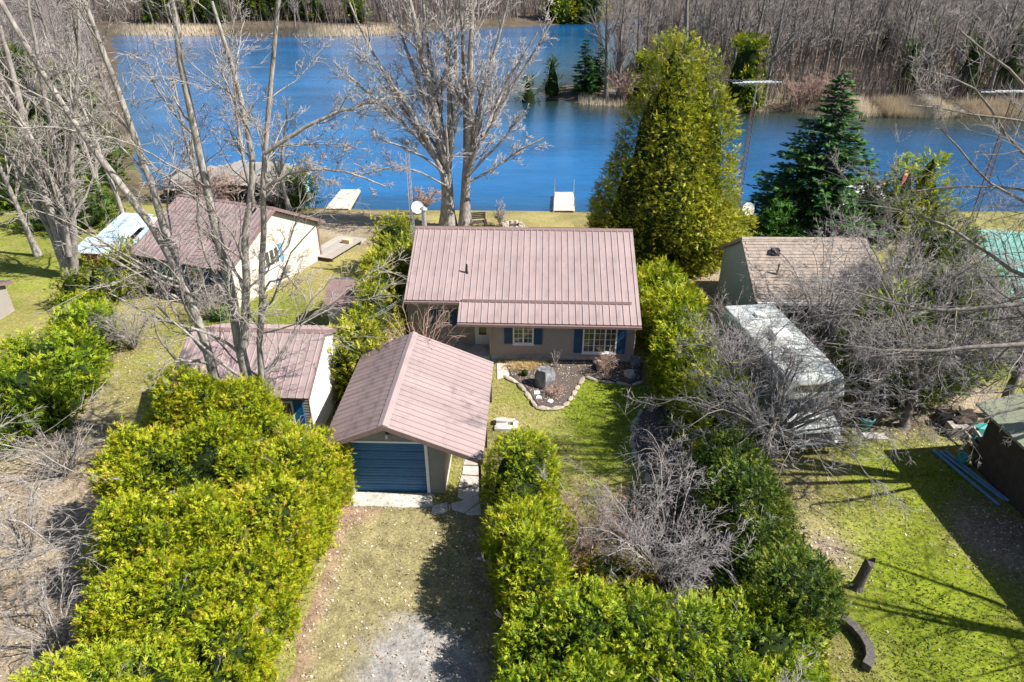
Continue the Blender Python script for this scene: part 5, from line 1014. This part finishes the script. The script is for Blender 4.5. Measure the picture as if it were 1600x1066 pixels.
bare_tree('bare_tree', 'silver barked tree reaching low limbs over the leaf strewn yard', [([lt, lt+Vector((0, 0, 3)), lt+Vector((-.6, .2, 7))], .16, .04)]+LP, [(10, .2, 1, .6, .4, 6, .16, .0, .5), (6, .2, 1, .6, .5, 4, .2, .0, .5), (4, .15, 1, .6, .55, 2, .2, 0, .6)], 118, twig='twig_pale')
# ornamental and shrubby bare plants: many stems from one foot
def bare_shrub(name, label, x, y, h, r, stems, seed, twig='twig', bark='bark', droop=.0, r0=.035, cat='shrub', z0=0.0, lv=None, trunk_h=0, rmin=.0042):
    rg = random.Random(seed); T = []
    if trunk_h: T.append(([Vector((x, y, -.05)), Vector((x+.05, y, trunk_h*.5)), Vector((x, y, trunk_h))], r0*3.0, r0*1.8))
    for k in range(stems):
        a = 2*math.pi*k/stems+rg.uniform(-.3, .3); q = rg.uniform(.45, 1.0)*r; b = Vector((x, y, z0+(trunk_h*.9 if trunk_h else -.05))); hh = (h-trunk_h)*rg.uniform(.7, 1.05)
        e_ = Vector((math.cos(a), math.sin(a), 0)); T.append(([b, b+e_*q*.35+Vector((0, 0, hh*.5)), b+e_*q*.75+Vector((0, 0, hh*.88)), b+e_*q+Vector((0, 0, hh*(1-droop)))], r0*rg.uniform(.7, 1.1), .008, 0))
    return bare_tree(name, label, T, lv or [(7, .15, 1, .65, .44, 5, .17, -droop*.3, .45), (5, .12, 1, .65, .52, 3, .21, -droop*.3, .5), (4, .1, 1, .6, .6, 2, .24, -droop*.3, .55)], seed, bark, twig, rmin=rmin, cat=cat, wl=1)
LVO = [(9, .15, 1, .75, .44, 6, .2, -.04, .42), (6, .12, 1, .7, .52, 3, .23, -.05, .5), (5, .1, 1, .65, .6, 2, .26, -.06, .55)]
bare_shrub('ornamental_tree', 'silvery bare weeping ornamental tree spreading in front of the motorhome', 8.6, 18.4, 4.5, 4.5, 24, 120, 'twig_silver', 'bark_dark', .26, .06, 'tree', rmin=.0062, lv=LVO, trunk_h=1.7)
bare_shrub('ornamental_tree', 'bare twiggy fruit tree behind the motorhome by the shingled cottage', 13.2, 25.7, 5.6, 3.2, 17, 121, 'twig_pale', 'bark_dark', .05, .05, 'tree', rmin=.0065, lv=LVO, trunk_h=1.4)
bare_shrub('ornamental_tree', 'bare grey twigged tree crowding the side of the motorhome', 8.75, 22.3, 4.4, 2.6, 16, 144, 'twig_silver', 'bark_dark', .15, .05, 'tree', rmin=.0062, lv=LVO, trunk_h=1.2)
bare_shrub('ornamental_tree', 'bare tree with arching twigs rising beside the black bins', 13.4, 21.4, 4.9, 2.6, 14, 145, 'twig_silver', 'bark_dark', .25, .045, 'tree', rmin=.0062, lv=LVO, trunk_h=2.0)
bare_shrub('ornamental_tree', 'wide bare tree with dark trunk in front of the shaded cedars', 14.9, 21.2, 6.2, 4.6, 20, 146, 'twig_silver', 'bark_dark', .18, .06, 'tree', rmin=.0062, lv=LVO, trunk_h=2.2)
bare_shrub('ornamental_tree', 'big bare tree spreading between the olive lean to and the green roof', 18.9, 21.8, 7.5, 4.2, 16, 147, 'twig_silver', 'bark_dark', .15, .07, 'tree', rmin=.0062, lv=LVO, trunk_h=2.6)
bare_shrub('ornamental_tree', 'bare tree crowding the gable end of the shingled cottage', 16.3, 25.4, 7.0, 3.4, 13, 148, 'twig_silver', 'bark_dark', .12, .06, 'tree', rmin=.0062, lv=LVO, trunk_h=2.2)
bare_shrub('lilac_bush', 'large silver twigged bare bush in the corner inside the cedar hedges', 4.3, 13.7, 3.1, 3.1, 20, 122, 'twig_silver', 'bark', .1, .03, lv=LVO, rmin=.0055)
bare_shrub('lilac_bush', 'smaller purple twigged bare bush on the lawn before the large silver one', 2.35, 14.9, 2.2, 2.0, 15, 123, 'twig_red', 'bark', .12, .03)
bare_shrub('lilac_bush', 'bare twiggy bush arching over the dark mulch bed', 5.5, 16.9, 3.0, 2.2, 14, 124, 'twig_silver', 'bark', .2, .035)
bare_shrub('dogwood_shrub', 'reddish bare shrub fanning above the back of the garage roof', -3.75, 24.2, 3.5, 2.2, 26, 125, 'twig_red', 'twig_red', .18, .028, lv=[(5, .3, 1, .5, .4, 6, .12, -.05, .6), (3, .3, 1, .55, .5, 4, .15, -.05, .6)])
bare_shrub('bare_shrub', 'fine twigged brown bush between the low green hedge and the cottage lawn', -17.3, 27.2, 2.2, 1.8, 18, 126, 'twig', 'bark')
bare_shrub('bare_shrub', 'wispy bare bush at the edge of the leaf strewn yard beside the low hedge', -15.4, 18.4, 2.0, 1.9, 14, 127, 'twig', 'bark', .1)
bare_shrub('bare_shrub', 'bare sapling with white twigs beside the cedar thicket shade', -11.9, 14.9, 1.6, 1.2, 9, 128, 'twig_silver', 'bark', .2, .022)
bare_shrub('bare_shrub', 'sprawling white twigged brush leaning over the shaded leaf litter', -11.6, 11.6, 2.0, 2.2, 12, 129, 'twig_silver', 'bark', .35, .03)
bare_shrub('bare_shrub', 'pale bare brush farther out on the leaf strewn yard', -14.4, 14.8, 2.3, 2.0, 10, 130, 'twig_silver', 'bark', .25, .03)
bare_shrub('bare_shrub', 'bare vine tangle under the slender tree by the cottage front', -14.9, 30.2, 2.2, 1.5, 16, 131, 'twig', 'bark', .2, .03)
bare_shrub('bare_shrub', 'bleached twig bush on the shore beside the slanted dock', -16.6, 47.3, 2.3, 1.9, 14, 132, 'twig_silver', 'bark', .2, .035, rmin=.012)
bare_shrub('brush_pile', 'tangled brown brush heap sprawling before the old boathouse', -21.5, 49.2, 2.2, 2.6, 22, 142, 'twig_red', 'bark', .2, .04, rmin=.014)
bare_shrub('bare_shrub', 'reddish dry bush at the water edge left of the twin trunks', -6.2, 47.6, 1.5, 1.3, 16, 133, 'twig_red', 'bark', .1, .03, rmin=.012)
bare_shrub('bare_shrub', 'bare thicket between the bungalow hedge and the motorhome', 9.4, 23.6, 2.5, 1.6, 14, 134, 'twig', 'bark', .1, .03)
bare_shrub('bare_shrub', 'dense grey bush before the shingled cottage wall', 9.9, 27.4, 2.6, 1.5, 16, 135, 'twig', 'bark', .1, .03)
bare_shrub('rose_bush', 'small bare rose bush against the bungalow window', 4.0, 25.0, 1.2, .45, 9, 136, 'twig_red', 'twig_red', .1, .015)
bare_shrub('perennial_clump', 'rusty dead perennial clump in the middle of the flower bed', 1.75, 23.4, .42, .5, 26, 137, 'twig_red', 'twig_red', .3, .012, lv=[(6, .2, 1, .6, .5, 4, .2, -.05, .6)], z0=.06)
bare_shrub('dry_stalks', 'thin dry flower stalks standing against the bungalow wall', 1.9, 25.5, 1.1, .35, 10, 138, 'twig', 'twig', .0, .008, lv=[(2, .4, 1, .4, .3, 3, .1, 0, .6)])
bare_shrub('bare_shrub', 'lone bare twig shrub on the golden lawn beside the fire pit', G(781, 354).x, G(781, 354).y, 1.5, .5, 9, 139, 'twig', 'twig', 0, .015, rmin=.01)
p = G(820, 589); evergreen('green_shoots', 'tuft of fresh green shoots at the left end of the flower bed', 'plant', [(p.x, p.y, .18, .25)], 'hedge', 260, .13, 'larch_green', 140)
p = G(345, 500); evergreen('green_shoots', 'fresh green clump on the lawn below the cottage front', 'plant', [(p.x, p.y, .4, .5)], 'hedge', 160, .2, 'larch_green', 141)

# ------------------------------------------------------------------ woods round the lake
def far_variant(seed, h, spread=1.0, lv=None):
    rg = np.random.RandomState(seed); k = [Vector((0, 0, -.3))]; x = y = 0
    for q in range(1, 6): x += rg.normal()*.25; y += rg.normal()*.25; k.append(Vector((x, y, h*q/5)))
    tr = [(k, .17+.008*h, .04)]
    if seed % 2: tr.append((k[1:2]+[k[1]+Vector((rg.normal()*.6, rg.normal()*.6, h*.3)), k[1]+Vector((rg.normal()*1.8, rg.normal()*1.4, h*.72))], .12, .03, 0))
    return bare_geo(tr, lv or [(15, .15, .98, .62, .32*spread, 5, .12, .10, .42), (7, .2, 1, .65, .5, 3, .15, .06, .5), (6, .15, 1, .6, .6, 2, .18, .04, .6)], seed, rmin=.017, trunk_sides=6)
FV = []
for s in range(6):
    (V, F), (V2, F2) = far_variant(200+s, (13, 15, 16.5, 14, 17.5, 12)[s], (1, .85, 1.1, 1.2, .9, 1.1)[s])
    a = npmesh('trunk', V, F, 'bark_dark', smooth=True); b = npmesh('crown', V2, F2, 'twig_far', smooth=True); FV.append((a.data, b.data)); bpy.data.objects.remove(a); bpy.data.objects.remove(b)
def far_tree(x, y, v, sc, rz, label, group):
    z = float(ground_z([x], [y])[0]); t = thing('bare_tree', label, 'tree', (x, y, z), rz, group); t.scale = (sc, sc, sc)
    link(bpy.data.objects.new('trunk', FV[v][0]), t); link(bpy.data.objects.new('crown', FV[v][1]), t); return t
rg = random.Random(77); pts = []
def visible(x, y):
    zc = y*_c+CAM_H*_s; u = 800+FPX*x/zc; return -60 < u < 1660
def place(n, gen, mind, ok):
    out = []; tries = 0
    while len(out) < n and tries < n*60:
        tries += 1; x, y = gen()
        if ok(x, y) and all((x-a)**2+(y-b)**2 > mind*mind for a, b in out): out.append((x, y))
    return out
inland = lambda poly, m: (lambda x, y: visible(x, y) and float(sdist(np.array([x]), np.array([y]), poly)[0]) > m)
A = place(185, lambda: (rg.uniform(14, 125), 92+70*rg.random()**1.6), 2.2, inland(spit, 2.5))
A = [q for q in A if not (q[0] < 48 and q[1] < 97)]
for x, y in A: far_tree(x, y, rg.randrange(6), rg.uniform(.8, 1.15), rg.uniform(0, 6.28), 'leafless grey tree in the dense wood on the far point', 'leafless trees of the wood on the point')
for k, (px, py, v, s, lab) in enumerate(((950, 158, 2, 1.1, 'tall bare tree alone at the tip of the wooded point'), (968, 158, 1, .9, 'slim bare tree just behind the one at the tip of the point'), (1066, 165, 4, 1.15, 'dark bare tree with broad forks behind the tall golden cedar'), (1200, 170, 3, 1.1, 'many branched pale tree above the reddish brush on the point'))):
    p = G(px, py, -.3); far_tree(p.x, p.y+2, v, s, k*1.7, lab, None); 
B = place(46, lambda: (rg.uniform(-95, -24), rg.uniform(52, 150)), 3.2, lambda x, y: visible(x, y) and float(sdist(np.array([x]), np.array([y]), near_land)[0]) > 2.0)
for x, y in B: far_tree(x, y, rg.randrange(6), rg.uniform(.7, 1.0), rg.uniform(0, 6.28), 'leafless grey tree in the wood along the left shore', 'leafless trees along the left shore')
# the rest of the wood: one mass nobody could count
Vs, Fs, o = [], [], 0; rw = np.random.RandomState(9)
SV = []
for k in range(6):
    rq = np.random.RandomState(300+k); h = (12, 14, 15, 13, 16, 11)[k]; n = 6; tp = np.cumsum(np.concatenate([[[0, 0, -.3]], np.concatenate([rq.normal(size=(n-1, 2))*.25, np.full((n-1, 1), h/(n-1))], 1)]), 0)
    P_, R_ = tp[None], np.linspace(.26, .05, n)[None]; ps = [tubes(P_, R_, 4)]
    for m_, lf_, n_, rf_ in ((9, .38, 3, .45), (5, .55, 2, .55), (3, .65, 2, .7)): P_, R_ = spawn(rq, P_, R_, m_, .15, .98, .62, lf_, n_, .12, .08, rf_, rmin=.03); ps.append(tubes(P_, R_, 3) if n_ > 2 else cones(P_, R_*1.2))
    SV.append(join(ps))
far_ok = lambda x, y: visible(x, y) and max(float(sdist(np.array([x]), np.array([y]), far_land)[0]), float(sdist(np.array([x]), np.array([y]), spit)[0])-30, float(sdist(np.array([x]), np.array([y]), near_land)[0])-(0 if y > 140 else 99)) > 5
Cc = place(400, lambda: (rg.uniform(-190, 260), 140+240*rg.random()**1.5), 2.6, far_ok)
Cc += place(150, lambda: (rg.uniform(-150, 45), 204+45*rg.random()**1.3), 2.4, far_ok)
for (x, y) in Cc:
    V, F = SV[rw.randint(6)]; a = rw.uniform(0, 6.28); s = rw.uniform(.75, 1.2); c, q = math.cos(a)*s, math.sin(a)*s
    Vs.append(np.stack([V[:, 0]*c-V[:, 1]*q+x, V[:, 0]*q+V[:, 1]*c+y, V[:, 2]*s+float(ground_z([x], [y])[0])], 1)); Fs.append(F+o); o += len(V)
tag(npmesh('far_wood', np.concatenate(Vs), np.concatenate(Fs), 'twig_far', smooth=True), 'hazy leafless wood covering the far shores of the lake', 'wood', kind='stuff')
def understory(n, gen, polys, m, h0, h1, seed, label):
    rw = np.random.RandomState(seed); X, Y = gen(rw, n); k = np.max([sdist(X, Y, q) for q in polys], 0) > m; X, Y = X[k], Y[k]; n = len(X)
    hh = rw.uniform(h0, h1, n); blades('understory', label, 'brush', np.stack([X, Y, ground_z(X, Y)-.1], 1), hh, rw.uniform(.025, .06, n)*(.6+Y/200), np.clip(rw.normal(.5, .25, n), 0, 1), 'brush', seed, .22)
# conifers on the far shores
con = spruce('conifer', 'x', 0, 0, 1.9, 7.5, 'spruce', 80, 18, 7, .8); conG = evergreen('conifer', 'x', 'tree', [(0, 0, 1.5, 6.0)], 'cone', 75, .45, 'cedar_dark', 81, upb=.3); conY = evergreen('conifer', 'x', 'tree', [(0, 0, 1.5, 5.0)], 'column', 75, .45, 'cedar', 82, upb=.3)
def far_con(src, px, py, sc, lab, group=None, used={}):
    p = G(px, py, -.2); o = src if src.name not in used else copy_tree(src); used[src.name] = 1
    o.location = (p.x, p.y, float(ground_z([p.x], [p.y])[0])); o.scale = (sc, sc, sc); o['label'] = lab; o.rotation_euler.z = px*.7
    if group: o['group'] = group
    return o
far_con(con, 912, 146, .95, 'blue green spruce at the tip of the wooded point'); far_con(conG, 862, 143, .85, 'narrow dark cedar standing at the very end of the point'); far_con(con, 935, 142, .8, 'smaller dark spruce behind the one at the tip of the point')
far_con(conY, 1003, 152, 1.05, 'green yellow cedar among the bare trees on the point'); far_con(conY, 1155, 160, 1.5, 'tall olive cedar on the point behind the antenna aerial'); far_con(conY, 1172, 168, .75, 'small bright yellow cedar behind the antenna mast')
far_con(conG, 825, 152, .75, 'dark cedar at the water edge left of the point')
for k, (px, py) in enumerate(((1410, 150), (1500, 155), (1440, 120), (1300, 90), (1380, 100), (1560, 150), (1620, 140))): far_con(conG, px, py, 1.1+.15*(k % 3), 'dark evergreen in the shaded wood above the reeds', 'evergreens in the wood above the reeds')
for k, (px, py) in enumerate(((240, 44), (262, 43), (310, 42), (500, 43), (560, 44), (395, 41), (415, 42), (432, 40), (452, 41), (470, 42), (330, 42), (290, 43), (345, 44), (878, 34), (895, 33), (912, 34), (865, 34), (925, 33))): far_con(conY if k % 3 else conG, px, py, 1.6+.4*(k % 3), 'green cedar on the far shore of the lake', 'cedars on the far shore')
rbv = None
for k, (px, py, lab) in enumerate(((975, 158, 'rust brown bush on the bank of the point'), (1250, 171, 'pinkish brush thicket at the foot of the bare wood'), (1300, 172, 'pale brush thicket next to the reeds'), (1275, 165, 'tangled brush behind the pinkish thicket'), (1030, 164, 'bleached brush pile on the bank below the cedars'))):
    p = G(px, py, -.4); bare_shrub('shore_brush', lab, p.x, p.y+.5, 3.6, 2.6, 22, 150+k, 'twig_red' if k != 4 else 'twig', 'twig_red', .1, .05, z0=-.45, rmin=.022, lv=[(6, .2, 1, .6, .45, 4, .15, 0, .5), (4, .15, 1, .6, .55, 3, .2, 0, .5)])
# ------------------------------------------------------------------ reeds, leaves, grass: stuff
def blades(name, label, cat, P, h, wd, tint, mat, seed, lean=.25):
    rw = np.random.RandomState(seed); N = len(P); a = rw.uniform(0, 6.28, N); l = rw.normal(size=(N, 2))*lean
    b = np.stack([np.cos(a), np.sin(a), np.zeros(N)], 1)*wd[:, None]; top = P+np.stack([l[:, 0]*h, l[:, 1]*h, h], 1)
    V = np.stack([P-b, P+b, top], 1).reshape(-1, 3); F = np.arange(N*3).reshape(-1, 3)
    return tag(npmesh(name, V, F, mat, None, np.repeat(tint, 3)), label, cat, kind='stuff')
rw = np.random.RandomState(21)
def reedbed(pxl, n, depth, h0, h1, seed, label, wd=.05):
    rw = np.random.RandomState(seed); L = [G(x, y, WATER_Z) for x, y in pxl]; f = rw.uniform(0, len(L)-1.001, n); i = f.astype(int); w = f-i
    X = np.array([L[k].x for k in i])*(1-w)+np.array([L[k+1].x for k in i])*w; Y = np.array([L[k].y for k in i])*(1-w)+np.array([L[k+1].y for k in i])*w+rw.uniform(-.8, depth, n)
    Z = np.maximum(ground_z(X, Y), WATER_Z)-.05; blades('reeds', label, 'reeds', np.stack([X, Y, Z], 1), rw.uniform(h0, h1, n), wd*rw.uniform(.6, 1.4, n), np.clip(rw.normal(.55, .25, n), 0, 1), 'reed', seed, .12)
reedbed([(1330, 182), (1420, 182.5), (1500, 182), (1700, 188)], 8000, 5, .7, 1.4, 31, 'pale reeds fringing the shore below the dark wood')
reedbed([(170, 55), (300, 56.5), (420, 58), (540, 57.5), (640, 53), (720, 47)], 5000, 8, .9, 1.6, 32, 'straw coloured reed bank along the far shore', .09)
reedbed([(905, 163), (1000, 167), (1090, 173), (1250, 177), (1330, 181)], 2500, 3, .5, 1.1, 33, 'dry grass along the bank of the point', .04)
understory(26000, lambda r, n: (r.uniform(14, 140, n), 90+110*r.rand(n)**1.6), [spit], 2.5, 1.0, 5.0, 35, 'grey brown undergrowth filling the wood on the point')
understory(26000, lambda r, n: (r.uniform(-190, 260, n), 150+240*r.rand(n)**1.3), [far_land, spit], 4, 2.0, 8.0, 36, 'grey undergrowth of the far wood')
understory(14000, lambda r, n: (r.uniform(-150, 60, n), 208+60*r.rand(n)**1.3), [far_land], 8, 2.0, 6.0, 38, 'grey brush on the far shore behind the reed bank')
understory(6000, lambda r, n: (r.uniform(-110, -26, n), r.uniform(54, 190, n)), [near_land], 1.5, .8, 3.5, 37, 'grey brush along the left shore')
def outside(X, Y):
    ok = np.ones(len(X), bool)
    for (cx, cy, rz, x0, x1, y0, y1) in ((5.25, 26.03, -2.3, -10, .1, -.1, 9.1), (-3.95, 17.5, -1.8, -1.8, 1.8, -.05, 5.4), (-7.2, 20.2, -2.6, -5, .05, 0, 4.8), (-14, 31.5, -21.3, -6.1, .1, -.1, 7.3), (16.2, 27.9, -1, -5.7, .1, 0, 6.1), (15.7, 19, 1.5, .5, 4.7, -9.6, .1), (-8.65, 28.7, -2, 0, 1.8, 0, 2.3)):
        c, s = math.cos(R(rz)), math.sin(R(rz)); u = (X-cx)*c+(Y-cy)*s; v = -(X-cx)*s+(Y-cy)*c; ok &= ~((u > x0) & (u < x1) & (v > y0) & (v < y1))
    for l in (bedpx, [(1002, 640), (1040, 632), (1085, 650), (1105, 720), (1110, 800), (1070, 810), (1035, 770), (1008, 735), (990, 700), (988, 665)]): ok &= sdist(X, Y, [tuple(G(x, y)[:2]) for x, y in l]) < .1
    return ok
def scatter(n, seed, x0, x1, y0, y1, prob):
    rw = np.random.RandomState(seed); X, Y = rw.uniform(x0, x1, n), y0+(y1-y0)*rw.rand(n)**1.4; Zn = zones(X, Y); k = (rw.rand(n) < prob(X, Y, Zn)) & outside(X, Y); return X[k], Y[k], Zn[k]
dv = lambda X, Y: (X > -5.5) & (X < -.6) & (Y < 17)
X, Y, Zn = scatter(270000, 41, -22, 20, 8, 36, lambda X, Y, Z: np.where(dv(X, Y), .12*(Y > 12.5), np.clip(1.0-Z[:, 1]*1.5-Z[:, 2]*1.2, 0, 1)*(.35+.65*vnoise(X, Y, .8, 8))))
N = len(X); rw = np.random.RandomState(4); tn = np.clip(1.02-Zn[:, 0]*.75+(vnoise(X, Y, .7, 6)-.5)*.9+rw.normal(size=N)*.14, 0, 1)
blades('grass', 'short patchy spring grass on the lawns', 'grass', np.stack([X, Y, ground_z(X, Y)-.004], 1), rw.uniform(.04, .09, N), rw.uniform(.012, .026, N), tn, 'grass_blade', 5, .9)
rw = np.random.RandomState(77); p = G(822, 574); N = 1500; X = p.x+rw.normal(size=N)*.42; Y = p.y+rw.normal(size=N)*.2
blades('straw_grass', 'flattened golden straw grass at the bungalow wall', 'grass', np.stack([X, Y, np.full(N, .05)], 1), rw.uniform(.06, .22, N), rw.uniform(.01, .02, N), np.clip(rw.normal(.8, .2, N), 0, 1), 'straw_blade', 78, 1.2)
X, Y, Zn = scatter(90000, 42, -20, 18, 7, 36, lambda X, Y, Z: np.where(dv(X, Y), .30+.5*(X < -4.9)+.35*(X > -2.2), np.clip(Z[:, 1]*1.3-.12, 0.015, .9)))
N = len(X); rw = np.random.RandomState(6); c0 = np.stack([X, Y, np.maximum(ground_z(X, Y), .0)+rw.uniform(.012, .035, N)], 1); a = rw.uniform(0, 6.28, N); s = rw.uniform(.022, .048, N)
e1 = np.stack([np.cos(a), np.sin(a), rw.normal(size=N)*.35], 1)*s[:, None]; e2 = np.stack([-np.sin(a), np.cos(a), rw.normal(size=N)*.35], 1)*(s*.7)[:, None]
V = np.stack([c0-e1, c0+e2, c0+e1, c0-e2], 1).reshape(-1, 3)
bl = []
for l, n_ in ((bedpx, 1100), ([(1002, 640), (1040, 632), (1085, 650), (1105, 720), (1110, 800), (1070, 810), (1035, 770), (1008, 735), (990, 700), (988, 665)], 700)):
    Q = np.array([tuple(G(x, y)[:2]) for x, y in l]); bx = rw.uniform(Q[:, 0].min(), Q[:, 0].max(), n_*2); by = rw.uniform(Q[:, 1].min(), Q[:, 1].max(), n_*2); k = sdist(bx, by, Q) > .1; q = np.stack([bx[k], by[k], np.full(k.sum(), .085)], 1)
    aa = rw.uniform(0, 6.28, len(q)); ss = rw.uniform(.02, .045, len(q))[:, None]; f1 = np.stack([np.cos(aa), np.sin(aa), rw.normal(size=len(q))*.35], 1)*ss; f2 = np.stack([-np.sin(aa), np.cos(aa), rw.normal(size=len(q))*.35], 1)*ss*.7; bl.append(np.stack([q-f1, q+f2, q+f1, q-f2], 1).reshape(-1, 3))
V = np.concatenate([V]+bl); N = len(V)//4
tag(npmesh('fallen_leaves', V, np.arange(N*4).reshape(-1, 4), 'dry_leaf', None, np.repeat(np.clip(rw.normal(.55, .25, N), 0, 1), 4)), 'dry fallen leaves scattered over driveway and yard', 'leaves', kind='stuff')
